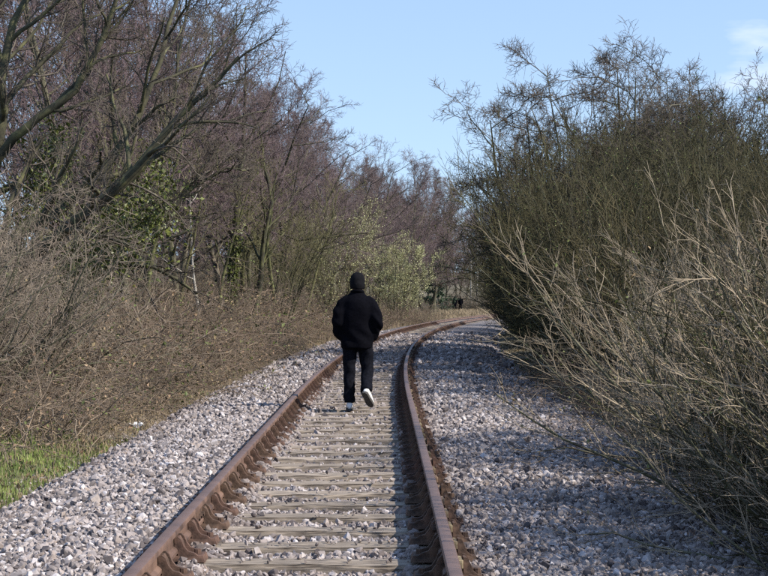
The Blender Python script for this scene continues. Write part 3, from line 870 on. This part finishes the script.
def broom(seed, h=3.6, w=.75, n=150, mats=("bark", "broom_twig"), lean=(0, 0), nm="scrub_bush", twig=(.0042, .0065), n2=9, n3=6, leaf=None, wig=.12, ang=.62, lens=(.30, .5), up=.05):
    """dense shrub of many upright arching stems with fine twigs"""
    r = np.random.default_rng(seed)
    az = r.random(n) * 6.28; q = r.random(n) ** .6
    d = np.stack([lean[0] + w * q * np.cos(az), lean[1] + w * q * np.sin(az), np.ones(n)], 1)
    st = np.stack([.7 * q * np.cos(az), .7 * q * np.sin(az), np.full(n, -.15)], 1)
    P = grow(r, st, d, h * r.uniform(.55, 1.08, n) * np.sqrt(1 + (w * q) ** 2 * .6), 9, wig, .03)
    R = taper(r.uniform(.009, .02, n), 9, .25)
    root = empty(nm)
    lv = limb_set(r, P, R, [
        dict(n=n2, t0=.04, ang=ang, sd=.25, len=lens[0], N=5, wig=wig * 1.5, trop=up, k=3, rr=.6, rmin=twig[1]),
        dict(n=n3, t0=.1, ang=ang, sd=.25, len=lens[1], N=3, wig=wig * 1.7, trop=up, k=3, rmin=twig[0], rmax=twig[1], end=.55),
    ])
    g = Geo().add(*tubes(P, R, 4))
    obj("stems", g.mesh("stems"), M[mats[0]], root)
    g = Geo()
    for p, q_, k in lv: g.add(*tubes(p, q_, k))
    obj("twigs", g.mesh("twigs"), M[mats[1]], root)
    if nm == "straw_bush":      # long pale shoots that reach out of the bush towards the track
        m = 60
        st = np.stack([r.uniform(-.9, .7, m), r.uniform(-.8, .8, m), r.uniform(.1, 1.0, m)], 1)
        dd = np.stack([r.normal(-.75, .35, m), r.normal(0, .35, m), r.uniform(.3, 1.1, m)], 1)
        Ps = grow(r, st, dd, r.uniform(.5, 1.15, m), 7, .09, -.02)
        Rs = taper(r.uniform(.0035, .006, m), 7, .4)
        g = Geo().add(*tubes(Ps, Rs, 4))
        for p, q_, k in limb_set(r, Ps, Rs, [dict(n=4, t0=.3, ang=.5, sd=.2, len=.25, N=4, wig=.12, trop=.03, k=3, rr=.6, rmin=.003)]): g.add(*tubes(p, q_, k))
        obj("shoots", g.mesh("shoots"), M["pale_shoot"], root)
    if leaf:
        Pt = lv[-1][0].reshape(-1, 3)
        C = Pt[r.random(len(Pt)) < leaf[1]]
        obj("leaves", mesh_np("leaves", *leaves(r, C, leaf[2]), False), M[leaf[0]], root)
    return root
brooms = [broom(901, 3.5, .70, 150, n2=13, n3=7, leaf=("green_leaf", .12, .03)), broom(902, 3.7, .62, 150, n2=13, n3=7), broom(903, 3.3, .74, 150, n2=13, n3=7, leaf=("green_leaf", .15, .03))]
row = [(4.7, 25, .95, "olive-brown scrub bush just behind the straw-coloured bush"), (6.7, 26.5, 1.0, "tall olive scrub bush at the outer end of the hedge"), (4.5, 29, (.95, .95, 1.2), "dense olive scrub bush with dark base overhanging the stone"),
       (6.6, 31.5, (1.15, 1.15, 1.35), "high olive scrub bush under the lower hawthorn"), (4.5, 33.5, (1.0, 1.0, 1.3), "dark scrub bush at the foot of the hawthorns"), (4.8, 38.5, (1.05, 1.05, 1.45), "olive scrub bush under the tallest hawthorn"),
       (5.0, 43.5, (1.1, 1.1, 1.5), "olive scrub bush beyond the tallest hawthorn"), (5.05, 49, (1.1, 1.1, 1.5), "rounded scrub bush where the hedge meets the bend"), (5.1, 55, (1.1, 1.1, 1.5), "last scrub bush before the rails vanish round the bend"),
       (6.4, 37, (1.2, 1.2, 1.55), "tall scrub bush in the second row of the hedge"), (6.6, 43, (1.2, 1.2, 1.7), "tall scrub bush behind the hawthorn stems")]
g_usd = set()
for j, (d, yy, s, lab) in enumerate(row):
    b = brooms[j % 3]
    put(b, d, yy, s, j * 1.7, lab, "bush", None, j < 3)
for j, (d, yy, s) in enumerate(((5.2, 61, 1.1), (5.0, 67, 1.1), (4.9, 74, 1.1), (4.9, 82, 1.1), (5, 91, 1.2), (7.2, 56, 1.4), (7.2, 66, 1.4), (7, 78, 1.4))):
    put(brooms[j % 3], d, yy, s, j * 2.3, "olive scrub bush lining the outside of the bend beyond the hawthorns", "bush", "scrub lining the bend")
for j, (d, yy, s) in enumerate(((8.3, 27, 1.05), (8.4, 34, 1.3), (8.4, 42, 1.7), (9, 22.5, 1.0))):
    put(brooms[j % 3], d, yy, s, j * 1.3, "tall scrub bush at the back of the hedge " + ("behind the straw-twigged bushes", "behind the lower hawthorn", "behind the tallest hawthorn", "by the open end")[j], "bush")

straw = [broom(951, 2.2, .95, 150, ("bark", "straw_twig"), (-.18, 0), "straw_bush", (.0021, .004), 13, 7, wig=.11, ang=.48, lens=(.3, .45), leaf=("dead_leaf", .05, .028)),
         broom(952, 2.0, 1.0, 140, ("bark", "straw_twig"), (-.25, 0), "straw_bush", (.0021, .004), 13, 7, wig=.11, ang=.48, lens=(.3, .45), leaf=("dead_leaf", .05, .028))]
put(straw[0], 4.1, 15.0, 1.05, .0, "pale straw-twigged bush arching over the stones", "bush", first=True)
put(straw[1], 4.6, 18.4, .74, .3, "straw-twigged bush with long bare shoots reaching towards the track", "bush", first=True)
put(straw[0], 5.4, 17.2, 1.08, 1.0, "taller straw-twigged bush behind the arching one", "bush")
put(straw[1], 3.6, 11.5, .95, 5.9, "straw-twigged bush shading the stones at the end of the hedge", "bush")
put(straw[0], 5.0, 13.6, 1.2, 2.0, "straw-twigged bush on the bank beside the arching one", "bush")
put(straw[1], 4.9, 21.3, .62, 4.4, "straw-twigged bush in front of the olive scrub", "bush")
put(brooms[1], 5.6, 7.6, .8, 1.1, "scrub bush beside the photographer's end of the stones", "bush")
put(brooms[0], 6.3, 15.5, 1.0, 2.1, "scrub bush on the bank behind the straw-coloured bushes", "bush")

put(straw[0], 3.6, 9.2, .9, 5.6, "straw-twigged bush at the very end of the hedge, over the shaded stones", "bush")
put(brooms[0], 6.8, 14.2, .72, 3.1, "tall dark scrub bush on the bank behind the arching straw-twigged bush", "bush")
put(brooms[1], 6.2, 10.4, .8, .4, "dark scrub bush filling the bank behind the last straw-twigged bush", "bush")
put(brooms[2], 3.45, 9.3, .62, 1.3, "low dark scrub added as fill to darken the base of the last straw-twigged bush", "bush")  # added dark under-fill: its dark twigs stand in for shade at the bush base
put(brooms[1], 3.5, 11.2, .55, 2.3, "low dark scrub added as fill under the straw twigs to deepen the shade", "bush")  # second dark filler bush, put in so the hedge foot looks deeply shaded
put(brooms[1], 5.6, 21, (.85, .85, .92), 2.0, "dark scrub bush rising behind the straw-twigged bushes", "bush")
put(brooms[2], 5.0, 10.4, .85, 2.9, "scrub bush next to the straw-twigged bush that shades the stones", "bush")
put(hw[1], 8.6, 13.5, .95, .6, "bare hawthorn on the bank beside the straw-twigged bushes", "hawthorn")
# ---- left bank: bare twiggy bushes near the grass, brambles along the stones
thicket = [broom(971, 2.9, .75, 90, ("bark", "grey_twig"), (.08, 0), "twiggy_bush", (.0026, .0048), 10, 6, wig=.22, ang=.85, lens=(.32, .5), up=.0),
           broom(972, 2.5, .9, 90, ("bark", "grey_twig"), (.1, 0), "twiggy_bush", (.0026, .0048), 10, 6, wig=.22, ang=.85, lens=(.32, .5), up=.0)]
put(thicket[0], -4.9, 21.5, 1.05, 0, "tall bare grey-brown twiggy bush beside the patch of grass", "bush", first=True)
put(thicket[1], -5.3, 24.8, 1.1, .5, "bare twiggy bush below the leaning mossy tree", "bush", first=True)
put(thicket[1], -5.3, 19.5, 1.05, 2.0, "bare twiggy bush at the near end of the bank", "bush")
put(thicket[0], -6.4, 27.5, 1.15, 3.0, "bare twiggy bush in front of the ivy", "bush")

def bramble(seed, n=80, w=1.3, h=1.0):
    r = np.random.default_rng(seed)
    az = r.random(n) * 6.28
    st = np.stack([r.normal(0, w * .45, n), r.normal(0, w * .45, n), np.full(n, -.12)], 1)
    d = np.stack([np.cos(az) * .7, np.sin(az) * .7, r.uniform(.5, 1.3, n)], 1)
    N = 9
    L = r.uniform(.9, 2.0, n) * h * 1.15
    P = np.empty((n, N, 3)); P[:, 0] = st; d = nrm(d)
    for i in range(1, N):
        d = nrm(d + r.normal(0, .12, (n, 3)) - UP * .17)
        P[:, i] = P[:, i - 1] + d * (L / (N - 1))[:, None]
    R = taper(r.uniform(.005, .012, n), N, .4)
    lv = limb_set(r, P, R, [
        dict(n=7, t0=.15, ang=.9, sd=.3, len=.38, N=5, wig=.3, trop=.03, k=3, rr=.6, rmin=.0045),
        dict(n=2, t0=.1, ang=.9, sd=.3, len=.5, N=3, wig=.3, trop=.0, k=3, rmin=.0034, rmax=.006),
    ])
    root = empty("bramble_clump")
    obj("stems", Geo().add(*tubes(P, R, 3)).mesh("stems"), M["bramble_cane"], root)
    g = Geo()
    for p, q_, k in lv: g.add(*tubes(p, q_, k))
    obj("twigs", g.mesh("twigs"), M["bramble"], root)
    Pt = lv[-1][0].reshape(-1, 3); C = Pt[r.random(len(Pt)) < .16]
    obj("dead_leaves", mesh_np("dead_leaves", *leaves(r, C, .045), False), M["dead_leaf"], root)
    if True:
        C = Pt[(r.random(len(Pt)) < .35) & (vnoise(Pt[:, 0], Pt[:, 1], .3, seed) > .2)]
        obj("green_leaves", mesh_np("green_leaves", *leaves(r, C, .05), False), M["green_leaf"], root)
    return root
brs = [bramble(1001), bramble(1002, 90, 1.5, 1.15), bramble(1003, 70, 1.1, .85)]
bu = 0
def put_bramble(d, yy, s, label, group):
    global bu
    j = bu % 3
    if d < 0:
        where = ("below the leaning mossy tree" if yy < 34 else "before the ivy-clad trunk" if yy < 57 else "near the slender olive stems" if yy < 80 else "near the pale willows")
        label = label.split(" along")[0].split(" on the")[0].split(" among")[0] + (" at the edge of the stones " if "low" in group else " on the bank " if "high" in group else " among the trunks ") + where
        group = group + " " + where
    put(brs[j], d, yy, s, RT.uniform(0, 6.28), label, "brambles", group, bu < 3)
    bu += 1
for yy in np.concatenate([np.arange(18.5, 50, 1.8), np.arange(50, 112, 2.8)]):
    put_bramble(RT.uniform(-3.9, -3.3), yy + RT.uniform(-.5, .5), RT.uniform(.42, .95), "low bramble clump along the edge of the stones", "low brambles along the stones")
for yy in np.concatenate([np.arange(20, 60, 2.1), np.arange(60, 118, 3.2)]):
    put_bramble(RT.uniform(-5.9, -4.7), yy + RT.uniform(-.6, .6), RT.uniform(.75, 1.45), "waist-high tangled bramble clump on the bank under the trees", "high brambles on the bank")
for yy in np.arange(8.5, 34, 1.05):
    put_bramble(RT.uniform(4.0, 4.5), yy + RT.uniform(-.4, .4), RT.uniform(.5, .75), "low dead bramble clump at the shaded foot of the hedge", "brambles at the foot of the hedge")
for yy in np.arange(36, 70, 2.1):
    put_bramble(RT.uniform(-9, -6.6), yy + RT.uniform(-.6, .6), RT.uniform(1.1, 1.5), "tall bramble clump among the tree trunks", "brambles among the trunks")
for j, yy in enumerate(np.arange(36, 118, 2.6)):
    put(thicket[j % 2], RT.uniform(-11.5, -7.2), yy, RT.uniform(.9, 1.25), RT.uniform(0, 6.28), "bare twiggy understorey bush between the trees", "bush", "understorey bushes in the wood")
for j in range(26):
    xx = RT.uniform(-12, 26); yy = RT.uniform(208, 216)
    if 7.4 < xx < 10.6: yy = RT.uniform(213, 219)
    put(thicket[j % 2], xx - float(cx(yy)), yy, RT.uniform(.8, 1.2), RT.uniform(0, 6.28), "scrubby bush along the foot of the wood beyond the bend", "bush", "scrub beyond the bend")
for j in range(10):
    yy = 108 + j * 6.5
    put(thicket[j % 2], -6.2 - 0.55 * j + RT.uniform(-1, 0), yy, RT.uniform(.5, .8), RT.uniform(0, 6.28), "low scrub at the inside of the bend", "bush", "scrub inside the bend")

# one long bare bramble shoot arching out by the grass
def shoot():
    pts = np.array([(-5.3, 20.5, 0.0), (-5.0, 20.2, 0.34), (-4.6, 20.0, 0.30), (-4.2, 19.9, 0.36), (-3.8, 19.8, 0.46), (-3.55, 19.8, 0.55)])
    b = np.array(place(-4.9, 20.5)); P = (pts - b)[None]
    P[0, 0, 2] = -0.05
    root = obj("bramble_shoot", Geo().add(*tubes(P, taper(np.array([.011]), 6, .4), 6)).mesh("bramble_shoot"), M["dark_rust"])
    root.location = b
    tag(root, "long dark bramble shoot arching low in front of the twiggy bushes", "bramble")
shoot()

# ------------------------------------------------------------------ grass and ground litter
def blades(r, C, h, w, lean=.5):
    n = len(C)
    az = r.random(n) * 6.28
    hh = h * r.uniform(.5, 1.3, n); ln = lean * r.random(n)
    t = np.stack([np.cos(az), np.sin(az), np.zeros(n)], 1); s = np.stack([-np.sin(az), np.cos(az), np.zeros(n)], 1) * w * .5
    m = C + t * (hh * ln * .3)[:, None] + UP * (hh * .55)[:, None]
    e = C + t * (hh * ln)[:, None] + UP * (hh * (1 - .35 * ln))[:, None]
    v = np.stack([C - s, C + s, m + s * .8, m - s * .8, e], 1).reshape(-1, 3)
    i = np.arange(n)[:, None] * 5
    return v, i + np.array([0, 1, 2, 3]), i + np.array([3, 2, 4])
def grass(name, d, yy, h, w, mat, label, lean=.6):
    C = np.stack([cx(yy) + d, yy, ground_z(d, yy) - .01], 1)
    v, q, t = blades(rng, C, h, w, lean)
    o = obj(name, mesh_np(name, v, [q, t]), mat)
    tag(o, label, "grass", None, "stuff")
n = 26000
d = rng.uniform(-5.2, -2.5, n); yy = rng.uniform(12.5, 19.5, n)
k = vnoise(d, yy, .35, 4.0) > -.5
grass("green_grass", d[k], yy[k], .075, .007, M["green_grass"], "patch of short green grass beside the stones")
n = 20000
d = np.concatenate([-2.45 - np.abs(rng.normal(0, .6, n)), rng.uniform(-7, -2.6, n // 2)]); yy = rng.uniform(17.5, 60, len(d))
k = vnoise(d, yy, .5, 9.0) > -.15
grass("dry_grass", d[k], yy[k], .16, .006, M["dry_grass"], "dry straw-coloured grass along the foot of the bank", 1.1)
n = 3500
d = rng.uniform(-5.2, -2.45, n); yy = rng.uniform(12.5, 19.5, n)
grass("withered_grass", d, yy, .10, .005, M["dry_grass"], "withered blades mixed into the green grass patch", 1.3)
n = 2600
d = -2.15 - np.abs(rng.normal(0, .22, n)); yy = rng.uniform(13, 50, n); k = vnoise(d * 2, yy, .4, 3.0) > .1
grass("straw_wisps", d[k], yy[k], .15, .006, M["dry_grass"], "straw wisps straggling over the edge of the stones", 1.4)
n = 9000
d = np.concatenate([rng.uniform(-4.2, -2.5, n)]); yy = rng.uniform(24, 60, n)
k = vnoise(d, yy, .8, 12.0) > .35
grass("grass_tufts", d[k], yy[k], .13, .009, M["green_grass"], "green grass tufts between the brambles and the stones")
n = 26000
yy = rng.uniform(58, 212, n); d = rng.uniform(-20, -2.5, n)
k = (cx(yy) + d > -6) & ((d > -5) | (yy > 100))
grass("verge_grass", d[k], yy[k], .35, .03, M["dry_grass"], "pale dry grass on the verge inside the bend")
n = 5000
yy = rng.uniform(9, 30, n); d = 2.9 + np.abs(rng.normal(0, .35, n))
grass("dead_grass", d, yy, .16, .006, M["dry_grass"], "dead grass at the foot of the bushes on the hedge side", 1.2)
n = 22000
yy = rng.uniform(12, 60, n); d = np.where(rng.random(n) < .7, -2.5 - np.abs(rng.normal(0, 1.8, n)), 3.0 + np.abs(rng.normal(0, .8, n)))
C = np.stack([cx(yy) + d, yy, ground_z(d, yy) + .008], 1)
o = obj("leaf_litter", mesh_np("leaf_litter", *leaves(rng, C, .045), False), M["dead_leaf"])
tag(o, "brown dead leaves and litter on the banks", "leaf litter", None, "stuff")

# ------------------------------------------------------------------ people
def cloth(name, c, rough=.9, c2=None):
    return material(name, c, c2 or tuple(x * 1.6 for x in c), 30, rough=rough, bump=.15, spec=.04)
M["jacket"] = cloth("black_jacket", (0.0022, 0.0022, 0.0036))
M["jeans"] = cloth("dark_jeans", (0.004, 0.0042, 0.006), .9, (0.009, 0.0095, 0.014))
M["hat"] = cloth("black_knit", (0.006, 0.006, 0.007))
M["skin"] = material("skin", (0.42, 0.25, 0.18), (0.52, 0.32, 0.24), 20, rough=.6)
M["shoe"] = material("white_shoe", (0.55, 0.54, 0.52), (0.75, 0.74, 0.72), 25, rough=.6)
M["sole"] = material("dark_sole", (0.03, 0.028, 0.026), (0.08, 0.075, 0.07), 40, rough=.8)

def loft(g, rings, k=16, cap=True):
    """rings: (centre, rx, ry, axis_u, axis_v)"""
    a = np.arange(k) * 2 * math.pi / k
    V = []
    for c, rx, ry, u, v in rings:
        V.append(np.array(c)[None] + np.cos(a)[:, None] * rx * np.array(u)[None] + np.sin(a)[:, None] * ry * np.array(v)[None])
    n = len(rings)
    i = np.arange(n * k).reshape(n, k)
    q = np.stack([i[:-1], np.roll(i, -1, 1)[:-1], np.roll(i, -1, 1)[1:], i[1:]], -1).reshape(-1, 4)
    base = g.n
    g.add(np.concatenate(V), q)
    if cap:
        g.f.setdefault(k, []).append(np.array([i[0, ::-1]]) + base)
        g.f.setdefault(k, []).append(np.array([i[-1]]) + base)

def limb(g, pts, rad, k=14, sub=5, flat=1.0):
    pts = np.array(pts, float); rad = np.array(rad, float)
    t = np.linspace(0, len(pts) - 1, (len(pts) - 1) * sub + 1)
    P = np.stack([np.interp(t, np.arange(len(pts)), pts[:, j]) for j in range(3)], 1)
    Q = P.copy()
    for _ in range(3): Q[1:-1] = (Q[:-2] + 2 * Q[1:-1] + Q[2:]) / 4
    P = Q
    R = np.interp(t, np.arange(len(pts)), rad)
    T = np.gradient(P, axis=0); T = nrm(T)
    rings = []
    for p, r_, tt in zip(P, R, T):
        ref = np.array([0, 1.0, 0]) if abs(tt[1]) < .9 else np.array([0, 0, 1.0])
        u = nrm(np.cross(ref, tt)); v = np.cross(tt, u)
        rings.append((p, r_, r_ * flat, u, v))
    loft(g, rings, k)

def fuse(name, g, mat, parent, voxel=.012, smooth=6, wrinkle=None):
    me = g.mesh(name)
    o = bpy.data.objects.new(name, me); COL.objects.link(o)
    m = o.modifiers.new("r", 'REMESH'); m.mode = 'VOXEL'; m.voxel_size = voxel; m.use_smooth_shade = True
    m = o.modifiers.new("s", 'SMOOTH'); m.iterations = smooth; m.factor = .5
    dg = bpy.context.evaluated_depsgraph_get()
    ev = bpy.data.meshes.new_from_object(o.evaluated_get(dg))
    bpy.data.objects.remove(o)
    n = len(ev.vertices)
    co = np.empty(n * 3, np.float32); ev.vertices.foreach_get("co", co); co = co.reshape(-1, 3).astype(float)
    if wrinkle:
        no = np.empty(n * 3, np.float32); ev.vertices.foreach_get("normal", no); no = no.reshape(-1, 3)
        w = wrinkle(co)
        co = co + no * w[:, None]
        ev.vertices.foreach_set("co", co.astype(np.float32).ravel())
    ev.polygons.foreach_set("use_smooth", np.full(len(ev.polygons), True))
    ev.materials.clear()
    ev.update()
    return obj(name, ev, mat, parent)

UX, UY, UZ = (1, 0, 0), (0, 1, 0), (0, 0, 1)

def walker():
    """man seen from behind, mid-stride, hands in jacket pockets, looking down a little; faces +Y, left foot planted"""
    root = empty("person", (0, 0, 0))
    # joints
    hipL, hipR = (-.095, .0, .93), (.095, 0, .93)
    kneeL, ankL = (-.105, .03, .50), (-.10, -.01, .095)
    kneeR, ankR = (.125, .06, .50), (.122, -.25, .25)
    shL, shR = (-.185, .0, 1.43), (.185, .0, 1.43)
    elL, elR = (-.245, -.06, 1.15), (.245, -.06, 1.15)
    wrL, wrR = (-.185, .06, .98), (.185, .06, .98)
    # body: one continuous figure under the clothes
    g = Geo()
    loft(g, [((0, .0, z), rx, ry, UX, UY) for z, rx, ry in ((.86, .15, .10), (.95, .165, .11), (1.08, .14, .095), (1.25, .16, .105), (1.38, .16, .09), (1.44, .10, .07), (1.49, .062, .06), (1.56, .055, .06))])
    loft(g, [((0, .02 + dy, z), rx, ry, UX, UY) for z, rx, ry, dy in ((1.515, .045, .055, 0), (1.545, .062, .075, .012), (1.58, .070, .088, .012), (1.62, .076, .097, .005), (1.66, .078, .10, 0), (1.70, .074, .097, 0), (1.735, .058, .08, 0), (1.752, .03, .045, 0))])
    for s in (-1, 1):   # ears, nose is one
        limb(g, [(s * .074, .012, 1.60), (s * .083, .004, 1.622), (s * .080, .0, 1.648)], [.008, .013, .010], 8)
    limb(g, [(0, .108, 1.645), (0, .128, 1.612), (0, .118, 1.60)], [.010, .016, .012], 8)
    limb(g, [(0, .10, 1.555), (0, .115, 1.548)], [.028, .02], 8)
    for a, b_, c in ((shL, elL, wrL), (shR, elR, wrR)):
        limb(g, [(a[0] * .6, a[1], a[2] - .05), (a[0] * .93, a[1], a[2] - .06), b_, c], [.05, .05, .042, .03])
        # hand: palm, four curled fingers and a thumb, inside the pocket
        w = np.array(c); inn = np.array([-.45 * np.sign(c[0]), .55, -.55]); inn = inn / np.linalg.norm(inn)
        limb(g, [w, w + inn * .05, w + inn * .09], [.028, .036, .034], 10, flat=.6)
        side = nrm(np.cross(inn, np.array([np.sign(c[0]), 0, 0])))
        for q, ln in ((-.027, .060), (-.009, .072), (.009, .068), (.027, .052)):
            f0 = w + inn * .085 + side * q
            limb(g, [f0, f0 + inn * ln * .55, f0 + inn * ln * .85 + np.array([-.02 * np.sign(c[0]), 0, -.012])], [.0095, .009, .0075], 8)
        th = w + inn * .03 + side * -.03
        limb(g, [th, th + inn * .03 - side * .02, th + inn * .06 - side * .022], [.012, .011, .009], 8)
    for h, k_, a in ((hipL, kneeL, ankL), (hipR, kneeR, ankR)):
        limb(g, [h, k_, a], [.085, .055, .038])
    # feet
    limb(g, [(ankL[0], ankL[1] - .01, .07), (ankL[0], ankL[1] + .06, .055), (ankL[0] - .003, ankL[1] + .13, .048)], [.026, .024, .018])
    limb(g, [(ankR[0], ankR[1] - .02, .22), (ankR[0] + .01, ankR[1] + .04, .16), (ankR[0] + .02, ankR[1] + .09, .11)], [.02, .02, .015])
    fuse("body", g, M["skin"], root, .0075, 4)
    # trousers
    g = Geo()
    loft(g, [((0, .0, z), rx, ry, UX, UY) for z, rx, ry in ((.82, .165, .115), (.90, .182, .13), (1.0, .175, .125), (1.06, .165, .115))], 20)
    limb(g, [(hipL[0], 0, .93), (-.102, .015, .70), kneeL, (-.105, .005, .28), (-.10, -.015, .105)], [.105, .092, .078, .073, .075])
    limb(g, [(hipR[0], 0, .93), (.115, .05, .70), (.128, .06, .50), (.125, -.11, .36), (.122, -.24, .255)], [.105, .094, .082, .077, .078])
    fuse("trousers", g, M["jeans"], root, .011, 6, lambda c: .006 * np.sin(c[:, 2] * 55 + 9 * c[:, 0] + 3 * np.sin(c[:, 1] * 20)) * np.clip(1 - np.abs(c[:, 2] - .18) / .25, 0, 1) + .004 * np.sin(c[:, 2] * 30 + c[:, 0] * 25))
    # jacket
    g = Geo()
    loft(g, [((0, dy, z), rx, ry, UX, UY) for z, rx, ry, dy in ((.80, .205, .15, 0), (.86, .212, .155, 0), (.98, .205, .15, 0), (1.12, .222, .15, -.005), (1.26, .232, .154, -.01), (1.34, .222, .148, -.012), (1.41, .205, .132, -.012), (1.465, .155, .105, -.008), (1.51, .105, .085, 0), (1.55, .083, .08, .006))], 24)
    for s in (-1, 1):
        limb(g, [(s * .11, -.01, 1.42), (s * .185, -.012, 1.375), (s * .225, -.035, 1.27), (s * .25, -.065, 1.15), (s * .235, -.01, 1.04), (s * .18, .08, .95)], [.085, .09, .09, .086, .082, .072], 16)
    def wr(c):
        z = c[:, 2]
        return (.006 * np.sin(z * 42 + 14 * np.abs(c[:, 0]) + 2 * np.sin(c[:, 0] * 22)) * np.clip((np.abs(c[:, 0]) - .14) / .1, 0, 1)
                + .009 * np.sin(c[:, 0] * 26 + z * 9 + 2 * np.sin(z * 13)) * np.clip((1.3 - z) / .3, 0, 1) + .004 * np.sin(z * 19 + c[:, 0] * 15))
    jk = fuse("jacket", g, M["jacket"], root, .012, 22, wr)
    g = Geo()
    limb(g, [(-.07, .04, 1.53), (-.078, -.02, 1.535), (-.045, -.07, 1.548), (0, -.085, 1.552), (.045, -.07, 1.548), (.078, -.02, 1.535), (.07, .04, 1.53)], [.016, .018, .019, .019, .019, .018, .016], 8)
    obj("collar", g.mesh("collar"), M["jacket"], jk)
    # hat
    g = Geo()
    loft(g, [((0, .02, z), rx, ry, UX, UY) for z, rx, ry in ((1.572, .088, .11), (1.582, .095, .118), (1.645, .099, .121), (1.653, .096, .118), (1.70, .094, .115), (1.745, .082, .10), (1.778, .055, .068), (1.792, .015, .02))], 28)
    obj("beanie", g.mesh("beanie"), M["hat"], root)
    # shoes
    def shoe(ank, pitch, yaw, loc):
        g = Geo()
        sec = [(-.075, .02, .055), (-.06, .036, .10), (-.02, .041, .105), (.03, .042, .09), (.09, .046, .066), (.15, .046, .052), (.19, .034, .042), (.205, .012, .03)]
        loft(g, [((0, yv, .022 + hgt / 2), w_, hgt / 2, UX, UZ) for yv, w_, hgt in sec], 16)
        s = fuse("shoe", g, M["shoe"], root, .008, 3)
        g = Geo()
        out = [(-.082, .024), (-.066, .041), (-.02, .044), (.03, .042), (.09, .049), (.15, .049), (.192, .036), (.21, .012)]
        v = [(x, yv, z) for z in (0.0, .03) for sg in (1, -1) for yv, x in [(a, sg * b_) for a, b_ in (out if sg > 0 else out[::-1])]]
        n_ = len(out) * 2
        f4 = [(i, (i + 1) % n_, n_ + (i + 1) % n_, n_ + i) for i in range(n_)]
        g.add(v, f4)
        g.f.setdefault(n_, []).append(np.array([list(range(n_))[::-1]]))
        g.f.setdefault(n_, []).append(np.array([list(range(n_, 2 * n_))]))
        obj("sole", g.mesh("sole", False), M["sole"], s)
        s.rotation_euler = (pitch, 0, yaw); s.location = loc
    shoe(ankL, 0.0, .05, (-.10, -.01, .0))
    shoe(ankR, math.radians(-42), -.42, (.122, -.275, .19))
    return root
p = walker()
PY = 22.0
p.location = (-0.345, PY, 0.004)
p.rotation_euler = (0, 0, math.radians(-2))
tag(p, "person in black jacket, dark jeans and beanie walking along the sleepers", "person")

def far_person(X, Y, label, seed, step):
    root = empty("person")
    g = Geo()
    s = step
    loft(g, [((0, .0, z), rx, ry, UX, UY) for z, rx, ry in ((.82, .17, .12), (.95, .19, .13), (1.15, .19, .13), (1.32, .22, .13), (1.42, .17, .11), (1.47, .07, .07), (1.53, .055, .06))])
    loft(g, [((0, .015, z), rx, ry, UX, UY) for z, rx, ry in ((1.50, .045, .055), (1.55, .068, .085), (1.62, .077, .098), (1.69, .075, .096), (1.735, .05, .07), (1.75, .02, .03))])
    for sg in (-1, 1):
        limb(g, [(sg * .15, 0, 1.41), (sg * .22, 0, 1.38), (sg * .265, -.03 * sg * s, 1.12), (sg * .25, .09, .88), (sg * .25, .1, .80)], [.075, .075, .06, .05, .04])
        limb(g, [(sg * .09, 0, .92), (sg * .10, .05 * sg * s, .5), (sg * .10, .14 * sg * s, .08)], [.105, .075, .055])
        limb(g, [(sg * .10, .14 * sg * s - .06, .045), (sg * .10, .14 * sg * s + .06, .045), (sg * .10, .14 * sg * s + .16, .035)], [.04, .045, .035])
    fuse("body", g, M["jacket"], root, .022, 4)
    z = float(ground_z(X - float(cx(Y)), Y))
    root.location = (X, Y, z)
    root.rotation_euler = (0, 0, .1 * seed)
    tag(root, label, "person")
far_person(8.55, 205, "slim far-off person in dark clothes standing beyond the bend", 1, .6)
far_person(9.25, 205.4, "broader far-off person in black standing beside the slim one beyond the bend", -1, -.7)

# white scrap at the edge of the stones
def scrap():
    bm = bmesh.new()
    bmesh.ops.create_grid(bm, x_segments=7, y_segments=6, size=.5)
    r = random.Random(4)
    for v in bm.verts:
        x, y_ = v.co.x, v.co.y
        v.co = Vector((x * .17 + r.uniform(-.012, .012), y_ * .12 + r.uniform(-.012, .012), .03 + .035 * math.sin(x * 6 + y_ * 4) + r.uniform(-.015, .02)))
    me = bpy.data.meshes.new("litter_scrap"); bm.to_mesh(me); bm.free()
    o = obj("litter_scrap", me, material("white_plastic", (.62, .6, .58), (.78, .77, .75), 12, rough=.4))
    md = o.modifiers.new("t", 'SOLIDIFY'); md.thickness = .003
    x, y_, z = place(-2.72, 21.6)
    o.location = (x, y_, z + .0)
    tag(o, "crumpled white scrap lying where the stones meet the brambles", "litter")
scrap()
